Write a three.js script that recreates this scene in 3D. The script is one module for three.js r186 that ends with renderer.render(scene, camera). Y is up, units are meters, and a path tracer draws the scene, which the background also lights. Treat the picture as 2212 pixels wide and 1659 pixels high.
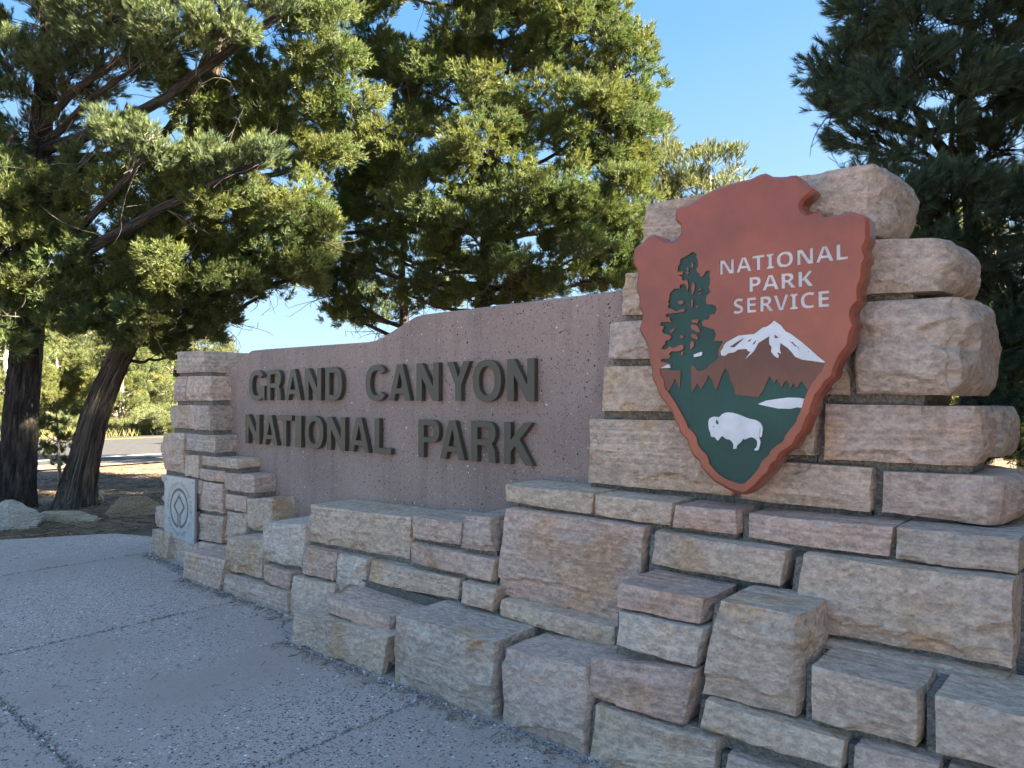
import * as THREE from 'three';
import { mergeGeometries, toCreasedNormals } from 'three/addons/utils/BufferGeometryUtils.js';
import { ImprovedNoise } from 'three/addons/math/ImprovedNoise.js';
import { FontLoader } from 'three/addons/loaders/FontLoader.js';

// ---------------------------------------------------------------- camera, sky, sun, exposure
const scene = new THREE.Scene();
const EYE = new THREE.Vector3(0, 1.5, 3.26);          // x runs along the sign wall, z is its normal, y is up
const YAW = Math.atan(3299 / 2830), FOCAL = 2830 / (4032 / 2212), HORIZON = 858;
const PITCH = Math.atan((HORIZON - 829.5) / FOCAL);
const FWD0 = new THREE.Vector3(-Math.cos(YAW), 0, -Math.sin(YAW)), RIGHT = new THREE.Vector3(Math.sin(YAW), 0, -Math.cos(YAW)), UP0 = new THREE.Vector3(0, 1, 0);
const FWD = FWD0.clone().multiplyScalar(Math.cos(PITCH)).addScaledVector(UP0, Math.sin(PITCH));
const UP = UP0.clone().multiplyScalar(Math.cos(PITCH)).addScaledVector(FWD0, -Math.sin(PITCH));
const camera = new THREE.PerspectiveCamera(56.229, 4 / 3, 0.05, 900);
camera.position.copy(EYE); camera.lookAt(EYE.clone().add(FWD));

const SUN_DIR = RIGHT.clone().multiplyScalar(0.97).addScaledVector(FWD0, -0.25).normalize().multiplyScalar(Math.cos(0.50)).addScaledVector(UP0, Math.sin(0.50));
const sun = new THREE.DirectionalLight(new THREE.Color(1.0, 0.86, 0.64), 5.0);
sun.position.copy(SUN_DIR).multiplyScalar(60); sun.castShadow = true; sun.shadow.mapSize.set(4096, 4096);
Object.assign(sun.shadow.camera, { left: -50, right: 50, top: 50, bottom: -50, near: 1, far: 160 });
scene.add(sun, sun.target);
{
  const W = 512, H = 256, d = new Float32Array(W * H * 4), v = new THREE.Vector3();
  const mix = (a, b, t) => a.map((x, i) => x + (b[i] - x) * t);
  for (let j = 0; j < H; j++) for (let i = 0; i < W; i++) {
    const ph = (i + 0.5) / W * 2 * Math.PI - Math.PI, el = ((j + 0.5) / H - 0.5) * Math.PI;
    v.set(Math.cos(el) * Math.cos(ph), Math.sin(el), Math.cos(el) * Math.sin(ph));
    const e = Math.max(0, v.y), a = Math.acos(Math.min(1, Math.max(-1, v.dot(SUN_DIR))));
    let c = mix([0.62, 0.84, 0.94], [0.125, 0.36, 0.76], Math.min(1, e / 0.46) ** 0.62);
    c = mix(c, [0.115, 0.275, 0.57], Math.min(1, Math.max(0, (e - 0.42) / 0.58)));
    const g = Math.exp(-a * 1.9) * 0.9;                                  // broad brightening of clear air towards the sun
    c = [c[0] + g * 0.9, c[1] + g * 0.85, c[2] + g * 0.72];
    const k = (j * W + i) * 4, s = 1 / 7.6;
    d[k] = c[0] * s; d[k + 1] = c[1] * s; d[k + 2] = c[2] * s; d[k + 3] = 1;
  }
  const t = new THREE.DataTexture(d, W, H, THREE.RGBAFormat, THREE.FloatType);
  t.mapping = THREE.EquirectangularReflectionMapping; t.minFilter = t.magFilter = THREE.LinearFilter; t.needsUpdate = true;
  scene.background = t; scene.environment = t;
}
const renderer = new THREE.WebGLRenderer({ antialias: true });
renderer.toneMapping = THREE.LinearToneMapping; renderer.toneMappingExposure = 11.4;
renderer.shadowMap.enabled = true; renderer.setSize(1024, 768);

// ---------------------------------------------------------------- helpers
function rngOf(s) { let a = s >>> 0; return () => { a = (a + 0x6d2b79f5) | 0; let t = Math.imul(a ^ (a >>> 15), 1 | a); t = (t + Math.imul(t ^ (t >>> 7), 61 | t)) ^ t; return ((t ^ (t >>> 14)) >>> 0) / 4294967296; }; }
const R = rngOf(20260523), rr = (a, b) => a + (b - a) * R();
const perlin = new ImprovedNoise();
const n3 = (x, y, z) => perlin.noise(x, y, z);
const fbm3 = (x, y, z, o = 4) => { let s = 0, a = 0.5; for (let i = 0; i < o; i++) { s += a * n3(x, y, z); x = x * 2.03 + 7.1; y = y * 2.03 + 3.7; z = z * 2.03 + 1.3; a *= 0.5; } return s; };
const clamp = (x, a = 0, b = 1) => Math.min(b, Math.max(a, x)), sstep = (a, b, x) => { const t = clamp((x - a) / (b - a)); return t * t * (3 - 2 * t); };
const V = (x, y, z) => new THREE.Vector3(x, y, z);
const S = 4032 / 2212;
// crops of the photograph that points were read from: [left, top, source pixels per crop pixel]
const CROP = { P: [0, 0, S], A: [500, 1200, .5425], B: [500, 1800, .5425], C: [1600, 1700, .5425], D: [2200, 600, .5425], E: [2200, 1300, .5425], F: [2832, 1500, .5425], G: [1800, 2124, .5425], H: [2832, 2124, .5425],
  a: [2480, 660, .4728], b: [2960, 660, .4728], c: [2480, 960, .3782], d: [2480, 1200, .3782], e: [2780, 1220, .4728], f: [2560, 1500, .4728], g: [2960, 1080, .4728], h: [2700, 1560, .3782], k: [560, 1840, .3152], l: [950, 1380, .9449], m: [3400, 900, .498] };
function rayOf(k, x, y) { const [ox, oy, s] = CROP[k], px = (ox + x * s) / S, py = (oy + y * s) / S; return FWD.clone().addScaledVector(RIGHT, (px - 1106) / FOCAL).addScaledVector(UP, -(py - 829.5) / FOCAL); }
const onZ = (k, x, y, z) => { const r = rayOf(k, x, y); return EYE.clone().addScaledVector(r, (z - EYE.z) / r.z); };   // the point of a plane parallel to the wall
const onY = (k, x, y, h = 0) => { const r = rayOf(k, x, y); return EYE.clone().addScaledVector(r, (h - EYE.y) / r.y); };  // the point of the ground
const at = (px, py, depth) => EYE.clone().addScaledVector(rayOf('P', px, py), depth);                                     // a point at a known distance ahead
const used = {};
const numbered = (n) => { const c = used[n] = (used[n] ?? -1) + 1; return c ? n + '_' + String(c).padStart(3, '0') : n; };
function tag(o, label, category, group, kind) { if (label) o.userData.label = label; if (category) o.userData.category = category; if (group) o.userData.group = group; if (kind) o.userData.kind = kind; return o; }
function shade(o) { o.traverse((m) => { if (m.isMesh) { m.castShadow = true; m.receiveShadow = true; } }); return o; }
function thing(name, label, category, pos = [0, 0, 0], group) { const g = new THREE.Group(); g.name = numbered(name); g.position.set(...pos); scene.add(g); return tag(g, label, category, group); }
function part(name, geo, mat, parent = scene) { const m = new THREE.Mesh(geo, mat); m.name = parent === scene ? numbered(name) : name; m.castShadow = m.receiveShadow = true; parent.add(m); return m; }
function struct(name, geo, mat) { return tag(part(name, geo, mat), null, null, null, 'structure'); }
class Soup {   // triangles collected into one geometry
  constructor() { this.p = []; this.u = []; this.i = []; }
  v(x, y, z, u = 0, w = 0) { this.p.push(x, y, z); this.u.push(u, w); return this.p.length / 3 - 1; }
  tri(a, b, c) { this.i.push(a, b, c); }
  quad(a, b, c, d) { this.i.push(a, b, c, a, c, d); }
  geo(normals = true) { const g = new THREE.BufferGeometry(); g.setAttribute('position', new THREE.Float32BufferAttribute(this.p, 3)); g.setAttribute('uv', new THREE.Float32BufferAttribute(this.u, 2)); g.setIndex(this.i); if (normals) g.computeVertexNormals(); return g; }
}
// ---------------------------------------------------------------- textures (colour, grain and print only)
function lattice(seed, n) { const r = rngOf(seed), a = new Float32Array(n * n); for (let i = 0; i < a.length; i++) a[i] = r(); return a; }
function tileNoise(seed, px, py) { const L = lattice(seed, 256); return (x, y) => { const X = Math.floor(x), Y = Math.floor(y), fx = x - X, fy = y - Y, sx = fx * fx * (3 - 2 * fx), sy = fy * fy * (3 - 2 * fy);
  const g = (i, j) => L[(((j % py) + py) % py) * 256 + (((i % px) + px) % px)]; const a = g(X, Y), b = g(X + 1, Y), c = g(X, Y + 1), d = g(X + 1, Y + 1); return (a + (b - a) * sx + (c - a) * sy + (a - b - c + d) * sx * sy) - 0.5; }; }
function makeTex(N, fn, srgb, M = N) { const d = new Uint8Array(N * M * 4); for (let j = 0; j < M; j++) for (let i = 0; i < N; i++) { const c = fn(i / N, j / M, i, j), k = (j * N + i) * 4; d[k] = clamp(c[0]) * 255; d[k + 1] = clamp(c[1]) * 255; d[k + 2] = clamp(c[2]) * 255; d[k + 3] = 255; } return dataTex(d, N, M, srgb); }
function dataTex(d, N, M, srgb) { const t = new THREE.DataTexture(d, N, M); t.wrapS = t.wrapT = THREE.RepeatWrapping; t.magFilter = THREE.LinearFilter; t.minFilter = THREE.LinearMipmapLinearFilter; t.generateMipmaps = true; if (srgb) t.colorSpace = THREE.SRGBColorSpace; t.needsUpdate = true; return t; }
const octaves = (seed, fx, fy, n) => { const f = []; for (let i = 0; i < n; i++) f.push(tileNoise(seed + i, Math.min(256, fx << i), Math.min(256, fy << i))); return (u, v) => { let s = 0, a = 1; for (let i = 0; i < n; i++) { s += a * f[i](u * (Math.min(256, fx << i)), v * (Math.min(256, fy << i))); a *= 0.55; } return s; }; };
function speckTex(N, base, specks, seed) {   // matrix with round grains laid into it; returns colour and height maps that tile
  const col = new Uint8Array(N * N * 4), hgt = new Uint8Array(N * N * 4), r = rngOf(seed);
  for (let j = 0; j < N; j++) for (let i = 0; i < N; i++) { const [c, h] = base(i / N, j / N), k = (j * N + i) * 4; for (let q = 0; q < 3; q++) { col[k + q] = clamp(c[q]) * 255; hgt[k + q] = clamp(h) * 255; } col[k + 3] = hgt[k + 3] = 255; }
  for (const s of specks) for (let n = 0; n < s.n; n++) {
    const cx = r() * N, cy = r() * N; if (s.where && r() > s.where(cx / N, cy / N)) { continue; }
    const ra = s.r[0] + (s.r[1] - s.r[0]) * r() ** 2, rb = ra * (0.5 + 0.5 * r()), th = r() * 3.14, ct = Math.cos(th), st = Math.sin(th), c = s.c[Math.floor(r() * s.c.length)], m = 0.85 + 0.3 * r(), q = Math.ceil(ra) + 1;
    for (let y = -q; y <= q; y++) for (let x = -q; x <= q; x++) { const a = (x * ct + y * st) / ra, b = (-x * st + y * ct) / rb, d = a * a + b * b; if (d > 1) continue; const w = clamp((1 - d) * 2.2), k = ((((Math.floor(cy) + y) % N + N) % N) * N + ((Math.floor(cx) + x) % N + N) % N) * 4;
      for (let e = 0; e < 3; e++) { col[k + e] = col[k + e] * (1 - w) + clamp(c[e] * m) * 255 * w; hgt[k + e] = clamp(hgt[k + e] / 255 + s.h * w * 0.5) * 255; } }
  }
  return [dataTex(col, N, N, true), dataTex(hgt, N, N, false)];
}
const rep = (t, x, y = x) => { t.repeat.set(x, y); return t; };

const sand = [0, 1].map((k) => {
  const big = octaves(11 + k * 50, 3, 3, 5), bed = octaves(31 + k * 50, 3, k ? 40 : 70, 3), fine = tileNoise(71 + k, 256, 256), bl = octaves(81 + k * 7, 5, 6, 4), gr = octaves(95 + k, 60, 90, 3);
  const N = 1024, px = rngOf(200 + k), g2 = tileNoise(61 + k, 200, 256), ln = octaves(141 + k, 3, 128, 2);
  const map = makeTex(N, (u, v) => { const vv = v + 0.010 * big(u, v), b = bed(u, vv), g = big(u, v), x = bl(u, v), q = gr(u, v) * 0.9 + fine(u * 256, v * 256) * 0.5 + (px() - 0.5) * 0.5, l = sstep(0.16, 0.4, ln(u, vv)) * (k ? 0.03 : 0.065) - sstep(0.16, 0.4, -ln(u, vv)) * (k ? 0.03 : 0.055); let m = 0.855 + 0.07 * g + (k ? 0.03 : 0.045) * b + 0.19 * q + l; const w = sstep(0.2, 0.55, x) * 0.12; return [m, m * (1 - w * 0.4), m * (1 - w)]; }, true);
  const bump = makeTex(N, (u, v) => { const h = 0.5 + 0.5 * gr(u, v) + 0.22 * g2(u * 200, v * 256) + (k ? 0.14 : 0.3) * bed(u, v); return [h, h, h]; }, false);
  return { map: rep(map, 0.62), bump: rep(bump, 0.62) };
});
const STONE_TINTS = { tan: [.555, .412, .308], pink: [.555, .388, .298], red: [.53, .36, .28], pale: [.59, .472, .372], grey: [.485, .378, .298], buff: [.565, .418, .302], mauve: [.525, .384, .302] };
const stoneMats = {};
function stoneMat(t, k) { const id = t + k; return stoneMats[id] ??= new THREE.MeshStandardMaterial({ color: new THREE.Color().setRGB(...STONE_TINTS[t]).multiplyScalar(1.5), map: sand[k].map, bumpMap: sand[k].bump, bumpScale: 0.009, roughness: 0.93 }); }
const noiseMap = (seed, lo, hi, fx, fy, N = 512, tint = [1, 1, 1]) => { const f = octaves(seed, fx, fy, 5); return makeTex(N, (u, v) => { const h = lo + (hi - lo) * clamp(0.5 + 0.8 * f(u, v)); return [h * tint[0], h * tint[1], h * tint[2]]; }, true); };
const bumpMapOf = (seed, fx, fy, N = 512) => { const f = octaves(seed, fx, fy, 5); return makeTex(N, (u, v) => { const h = 0.5 + 0.7 * f(u, v); return [h, h, h]; }, false); };
// ---------------------------------------------------------------- ground, pavement, road
const dirtF = octaves(301, 6, 6, 5), litF = octaves(311, 40, 40, 3);
const dirtMat = new THREE.MeshStandardMaterial({ roughness: 1, bumpScale: 0.05,
  map: rep(makeTex(1024, (u, v) => { const a = 0.5 + 0.7 * dirtF(u, v) + 0.5 * litF(u, v); return [0.31 + 0.24 * a, 0.245 + 0.21 * a, 0.185 + 0.18 * a]; }, true), 0.34),
  bumpMap: rep(bumpMapOf(321, 24, 24), 0.34) });
{ // one sheet to the horizon, gently uneven away from the pavement
  const s = new Soup(), xs = [-400, -250, -160, -110, -80, -60, -48, -40], zs = [-400, -250, -160, -110, -80, -60, -48];
  for (let x = -34; x < 12; x += 1) xs.push(x); xs.push(14, 18, 25, 40, 70, 120, 250, 400);
  for (let z = -40; z < 12; z += 1) zs.push(z); zs.push(14, 18, 25, 40, 70, 120, 250, 400);
  const idx = xs.map((x) => zs.map((z) => { const far = sstep(9.5, 12, Math.abs(x)) * sstep(-17.5, -15.5, x) + sstep(-2, -4.5, z) * sstep(-17.5, -15.5, x); return s.v(x, -0.05 + clamp(far) * 0.10 * fbm3(x * 0.35, z * 0.35, 3.3), z, x, z); }));
  for (let i = 0; i < xs.length - 1; i++) for (let j = 0; j < zs.length - 1; j++) s.quad(idx[i][j], idx[i][j + 1], idx[i + 1][j + 1], idx[i + 1][j]);
  struct('ground', s.geo(), dirtMat);
}
const patch = octaves(401, 4, 4, 4), pfine = tileNoise(411, 256, 256);
const [paveCol, paveH] = speckTex(2048, (u, v) => { const a = patch(u, v), f = pfine(u * 256, v * 256) * 0.5 + pfine(u * 200 * 1.28, v * 128) * 0; const m = 0.70 + 0.09 * a + 0.05 * f; return [[m * 1.05, m * 0.935, m * 0.865], 0.45 + 0.1 * a]; }, [
  { n: 90000, r: [1.3, 3.2], h: -0.2, c: [[.52, .49, .49], [.44, .42, .43], [.56, .52, .50], [.74, .70, .68]], where: (u, v) => clamp(0.62 + 1.2 * patch(u, v)) },
  { n: 24000, r: [2, 4.8], h: 0.3, c: [[.36, .35, .37], [.30, .30, .32], [.46, .43, .42], [.55, .50, .48]], where: (u, v) => clamp(0.45 + 1.4 * patch(u, v)) },
  { n: 16000, r: [1.8, 5], h: 0.3, c: [[.84, .83, .81], [.76, .75, .74], [.72, .68, .64], [.92, .91, .89]], where: (u, v) => clamp(0.45 + 1.2 * patch(u, v)) }], 77);
const paveMat = new THREE.MeshStandardMaterial({ map: rep(paveCol, 0.26), bumpMap: rep(paveH, 0.26), bumpScale: 0.012, roughness: 0.88 });
{ // exposed-aggregate slabs with open joints
  const xs = [-9.6, -7.2, -5.0, -2.68, -0.4, 1.9, 4.2, 6.5, 8.8], zs = [-0.2, 2.19, 4.6, 7.0, 9.4, 11.8, 14.2];
  const pv = new THREE.Group(); pv.name = 'pavement'; pv.userData.kind = 'structure'; scene.add(pv);
  const slab = (pts) => { // slightly worn edge
    const sh = new THREE.Shape(pts.map(([x, z]) => new THREE.Vector2(x, -z)));
    const g = new THREE.ExtrudeGeometry(sh, { depth: 0.077, bevelEnabled: true, bevelThickness: 0.005, bevelSize: 0.006, bevelOffset: -0.006, bevelSegments: 2 });
    g.rotateX(-Math.PI / 2); g.translate(0, -0.082, 0); return g; };
  for (let i = 0; i < xs.length - 1; i++) for (let j = 0; j < zs.length - 1; j++) {
    const g = 0.003, a = xs[i] + g, b = xs[i + 1] - g, c = zs[j] + g, d = zs[j + 1] - g;
    let pts = [[a, c], [b, c], [b, d], [a, d]];
    if (i === 0) { if (j === 0) pts = [[-8.05, -0.1], [b, -0.1], [b, d], [-9.55, d], [-9.2, 1.3], [-8.72, 0.45], [-8.5, 0.08]]; else pts[0][0] = pts[3][0] = -9.55; }
    const geo = slab(pts), p = geo.attributes.position, uv = geo.attributes.uv, ou = R() * 3, ov = R() * 3; for (let k = 0; k < p.count; k++) uv.setXY(k, p.getX(k) + ou, p.getZ(k) + ov);
    part('slab', geo, paveMat, pv);
  }
}
{ // grit washed into the joints and against the stones
  const g = new THREE.IcosahedronGeometry(1, 0), m = new THREE.MeshStandardMaterial({ color: 0xffffff, roughness: 0.95 }), N = 5200, im = new THREE.InstancedMesh(g, m, N), o = new THREE.Object3D(), c = new THREE.Color();
  const lines = [[[-4.6, 2.19], [-1.5, 2.19], 1100, .03], [[-7.2, 0.3], [-7.2, 2.4], 250, .015], [[-5, 0.5], [-5, 2.3], 260, .016], [[-2.68, 0.8], [-2.68, 2.3], 200, .016], [[-5.98, 0.52], [-4.4, 0.50], 800, .03], [[-7.15, 0.30], [-5.95, 0.42], 900, .06], [[-3.95, 0.81], [-1.5, 0.79], 900, .02], [[-4.4, 0.55], [-3.9, 0.8], 90, .03]];
  let k = 0; for (const [a, b, n, w] of lines) for (let i = 0; i < n && k < N; i++, k++) { const t = R(), s = 0.0028 + 0.007 * R() ** 3; o.position.set(a[0] + (b[0] - a[0]) * t + rr(-w, w), s * 0.3 + 0.001, a[1] + (b[1] - a[1]) * t + rr(-w, w) * (R() < .5 ? 1 : .4)); o.rotation.set(R() * 6, R() * 6, R() * 6); o.scale.set(s * rr(.8, 1.6), s * .7, s); o.updateMatrix(); im.setMatrixAt(k, o.matrix); const h = rr(0.16, 0.42) + (R() < .12 ? .35 : 0); im.setColorAt(k, c.setRGB(h * 1.05, h * .96, h * .9)); }
  im.count = k; im.name = 'grit'; im.castShadow = im.receiveShadow = true; tag(im, 'fine grit and pebbles lying in the paving joints', 'grit', null, 'stuff'); scene.add(im);
}
const asphalt = new THREE.MeshStandardMaterial({ map: rep(noiseMap(501, 0.20, 0.30, 30, 30, 512, [1, 1, 1.02]), 0.5), bumpMap: rep(bumpMapOf(511, 64, 64), 0.8), bumpScale: 0.01, roughness: 0.85 });
const strip = (x0, x1, z0, z1, y, n = 1, bend = 0) => { const s = new Soup(), N = 24; for (let i = 0; i <= N; i++) { const z = z0 + (z1 - z0) * i / N, dx = bend * ((z + 4) / 30) ** 2; s.v(x0 + dx, y, z, x0, z); s.v(x1 + dx, y, z, x1, z); } for (let i = 0; i < N; i++) s.quad(2 * i, 2 * i + 2, 2 * i + 3, 2 * i + 1); return s.geo(); };
struct('road', strip(-29.3, -18.6, -120, 90, -0.012, 1, 0), asphalt);
const linePaint = new THREE.MeshStandardMaterial({ color: 0xd8d8d4, roughness: 0.7 }), yellowPaint = new THREE.MeshStandardMaterial({ color: 0xc99a2a, roughness: 0.7 });
struct('road_edge_line', strip(-19.75, -19.55, -120, 90, -0.007), linePaint);
struct('road_centre_line', strip(-27.75, -27.63, -120, 90, -0.007), yellowPaint); struct('road_centre_line', strip(-27.98, -27.86, -120, 90, -0.007), yellowPaint);
struct('road_shoulder', strip(-18.6, -17.3, -120, 90, -0.02), new THREE.MeshStandardMaterial({ map: rep(noiseMap(521, 0.34, 0.50, 40, 40, 512, [1, .93, .84]), 0.7), roughness: 1 }));

// ---------------------------------------------------------------- split sandstone
const MIDZ = (y) => 0.50 - 0.17 * y, FRONTZ = (y) => 0.79 - 0.14 * y;
function stoneGeometry(q, zf, zb, o = {}) {
  const [TL, TR, BR, BL] = q, W = (TL.distanceTo(TR) + BL.distanceTo(BR)) / 2, H = (TL.distanceTo(BL) + TR.distanceTo(BR)) / 2, D = zf - zb, sd = R() * 100, cell = o.cell ?? 0.010, rough = (o.rough ?? 0.8) * 0.85;
  const size = Math.min(W, H), facets = [], chips = [], cuts = [];
  for (let k = 0; k < 4; k++) { const a = R() * 6.283, c = size * rr(0.26, 0.46); facets.push([Math.cos(a), Math.sin(a), c, rr(0.05, 0.22) * rough]); }
  const per = 2 * (W + H), nc = Math.round(clamp(per * 4.5, 4, 16) * (o.chips ?? 1));
  for (let k = 0; k < nc; k++) { let p = R() * per, x, y; if (R() < 0.45) { x = R() * W; y = rr(-.02, .01); } else if (p < W) { x = p; y = H; } else if (p < W + H) { x = W; y = p - W; } else if (p < 2 * W + H) { x = p - W - H; y = 0; } else { x = 0; y = p - 2 * W - H; }
    chips.push([x, y, size * rr(0.08, 0.30), rr(0.9, 2.4), rr(0.006, 0.020) * Math.min(1.3, size / 0.2), rr(1.2, 2.6)]); }
  const er = rr(0.0015, 0.004) * (o.edge ?? 1);
  const depth = (X, Y) => {
    const wx = X + 0.022 * fbm3(X * 14, Y * 14, sd, 3), wy = Y + 0.022 * fbm3(X * 14, Y * 14, sd + 9, 3);
    let d = 0; for (const [a, b, c, s] of facets) d = Math.max(d, (a * (wx - W / 2) + b * (wy - H / 2) - c) * s);
    for (const [x, y, r, sl, mx, el] of chips) { const dd = r - Math.hypot((wx - x) / el, wy - y); if (dd > 0) d = Math.max(d, Math.min(mx + dd * 0.15, dd * sl + 0.002)); }
    d = Math.min(d, 0.034); { const f = fbm3(X * 3.1, Y * 4.4, sd + 60, 4) * 7; d += 0.0024 * rough * (Math.floor(f) + sstep(0.72, 1, f - Math.floor(f))); }
    const e = Math.min(X, W - X, Y, H - Y), rr2 = er * (1 + 1.1 * n3(X * 9, Y * 9, sd + 4)); if (e < rr2 * 2) d += rr2 * (1 - e / (rr2 * 2)) ** 2;
    d += rough * (0.007 * fbm3(X * 5, Y * 6, sd + 2, 4) + 0.0012 * n3(X * 30, Y * 90, sd));
    return d - (o.bulge ?? 0) * Math.sqrt(clamp(Math.sin(Math.PI * clamp(X / W)) * Math.sin(Math.PI * clamp(Y / H))));
  };
  const rb = o.side ?? 0.012;
  const P = (s, t, w) => { // s along, t up, w inward from the face
    const x = (BL.x + (BR.x - BL.x) * s) * (1 - t) + (TL.x + (TR.x - TL.x) * s) * t, y = (BL.y + (BR.y - BL.y) * s) * (1 - t) + (TL.y + (TR.y - TL.y) * s) * t;
    const X = s * W, Y = t * H, d = depth(X, Y), z = zf - w * D - d * (1 - w) ** 3;
    const es = (s - 0.5) * 2, et = (t - 0.5) * 2;
    let dx = 0.006 * n3(Y * 11, z * 9, sd + es * 3) * Math.abs(es) ** 6 * (o.wob ?? 1), dy = 0.0045 * n3(X * 9, z * 7, sd + 20 + et * 3) * Math.abs(et) ** 6 * (o.wob ?? 1) * (et > 0 ? (o.topwob ?? 0.6) : 1);
    if (es > 0) { const e6 = es ** 8, f = Math.abs(fbm3(Y * 4.2, w * D * 4.2, sd + 40, 4)); dx += e6 * (rb * (Math.sqrt(clamp(Math.sin(Math.PI * clamp(w * 1.02)))) * Math.sqrt(clamp(4 * t * (1 - t) + 0.15))) - rb * 0.8 * f); }
    const p = [x + dx, y + dy, z];
    for (const [a, b, c, k] of cuts) { const e = (p[0] - BR.x) * a + (p[1] - (BR.y + TR.y) / 2) * b + (p[2] - zf) * c - k + 0.012 * fbm3(p[0] * 6, p[1] * 6, p[2] * 6 + sd, 3); if (e > 0) { p[0] -= a * e; p[1] -= b * e; p[2] -= c * e; } }
    return p;
  };
  if (o.cuts) for (let k = 0; k < o.cuts; k++) { const n = V(rr(.5, 1), rr(-.8, .8), rr(-.7, .7)).normalize(); cuts.push([n.x, n.y, n.z, rb * n.x * rr(.5, .95) + Math.abs(n.y) * H * rr(.2, .42) + Math.max(0, -n.z) * D * rr(.4, .9) - Math.max(0, n.z) * rr(0, .04)]); }
  const sp = new Soup(), nu = Math.max(4, Math.round(W / cell)), nv = Math.max(4, Math.round(H / cell)), nw = Math.max(3, Math.round(D / (o.side ? 0.02 : 0.035))), ou = R() * 9, ov = R() * 9;
  const face = (na, nb, f, uv) => { const id = []; for (let a = 0; a <= na; a++) { id.push([]); for (let b = 0; b <= nb; b++) { const p = f(a / na, b / nb), [u, v] = uv(a / na, b / nb); id[a].push(sp.v(...p, u + ou, v + ov)); } } for (let a = 0; a < na; a++) for (let b = 0; b < nb; b++) sp.quad(id[a][b], id[a + 1][b], id[a + 1][b + 1], id[a][b + 1]); };
  face(nu, nv, (a, b) => P(a, b, 0), (a, b) => [a * W, b * H]);
  face(nw, nv, (a, b) => P(1, b, a), (a, b) => [W + a * D, b * H]);
  face(nw, nv, (a, b) => P(0, b, 1 - a), (a, b) => [-D + a * D, b * H]);
  face(nu, nw, (a, b) => P(a, 1, b), (a, b) => [a * W + 3.3, H + b * D * 0.9]);
  face(nu, nw, (a, b) => P(a, 0, 1 - b), (a, b) => [a * W, -D + b * D]);
  return toCreasedNormals(sp.geo(), 0.42);
}
const mortarMat = new THREE.MeshStandardMaterial({ map: rep(noiseMap(601, 0.44, 0.62, 60, 60, 512, [1, .97, .90]), 1.4), bumpMap: rep(bumpMapOf(611, 90, 90), 1.4), bumpScale: 0.012, roughness: 1 });
function mortarBlock(q, zf, zb, grow, inset, mr = 0.008, gl = grow) { // joint filling behind the faces, grown to the left and downwards into the joints
  const [TL, TR, BR, BL] = q, zi = zf - inset, p = [[BL.x - gl, BL.y - grow], [BR.x - mr, BR.y - grow], [TR.x - mr, TR.y - 0.02], [TL.x - gl, TL.y - 0.02]], s = new Soup();
  const n = 6, m = 3; for (const [f0, f1, A] of [[0, 1, 0]]) { const id = []; for (let i = 0; i <= n; i++) { id.push([]); for (let j = 0; j <= m; j++) { const a = i / n, b = j / m, x = (p[0][0] + (p[1][0] - p[0][0]) * a) * (1 - b) + (p[3][0] + (p[2][0] - p[3][0]) * a) * b, y = (p[0][1] + (p[1][1] - p[0][1]) * a) * (1 - b) + (p[3][1] + (p[2][1] - p[3][1]) * a) * b; id[i].push(s.v(x, y, zi + 0.006 * n3(x * 9, y * 9, 5), x, y)); } } for (let i = 0; i < n; i++) for (let j = 0; j < m; j++) s.quad(id[i][j], id[i + 1][j], id[i + 1][j + 1], id[i][j + 1]); }
  for (let k = 0; k < 4; k++) { const a = p[k], b = p[(k + 1) % 4], u = Math.hypot(b[0] - a[0], b[1] - a[1]); const i0 = s.v(a[0], a[1], zi, 0, 0), i1 = s.v(a[0], a[1], zb, 0, zi - zb), i2 = s.v(b[0], b[1], zb, u, zi - zb), i3 = s.v(b[0], b[1], zi, u, 0); s.quad(i0, i1, i2, i3); }
  return s.geo();
}
const quadOn = (k, pts, zs) => { let z = typeof zs === 'function' ? zs(0.5) : zs; if (typeof zs === 'function') for (let i = 0; i < 4; i++) { const c = pts.reduce((a, [x, y, kk]) => a + onZ(kk ?? k, x, y, z).y, 0) / 4; z = zs(c); } return [pts.map(([x, y, kk]) => { const p = onZ(kk ?? k, x, y, z); return new THREE.Vector2(p.x, p.y); }), z]; };
function masonry(root, zs, zb, list, grow = 0.03, inset = 0.045) {
  const mort = [];
  for (const [k, pts, tint, o = {}] of list) {
    let [q, z] = quadOn(k, pts, o.z ?? zs); z += o.dz ?? rr(-0.006, 0.006);
    for (const v of [q[2], q[3]]) if (v.y < 0.07) v.y = -0.05;
    { const [a, b, c, d] = q, e = 0.0045; a.x += e; a.y -= e; b.x -= e; b.y -= e; c.x -= e; c.y += e; d.x += e; d.y += e; }
    const back = o.zb ?? zb;
    part('stone', stoneGeometry(q, z, back, o), stoneMat(tint, o.band === undefined ? (R() < 0.45 ? 0 : 1) : o.band), root);
    if (!o.nomortar) mort.push(mortarBlock(q, z, back + (o.cuts ? 0.25 : 0.01), 0.06, inset, o.cuts ? 0.10 : 0.008, o.grow ?? grow));
  }
  part('mortar', mergeGeometries(mort), mortarMat, root);
}
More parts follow.
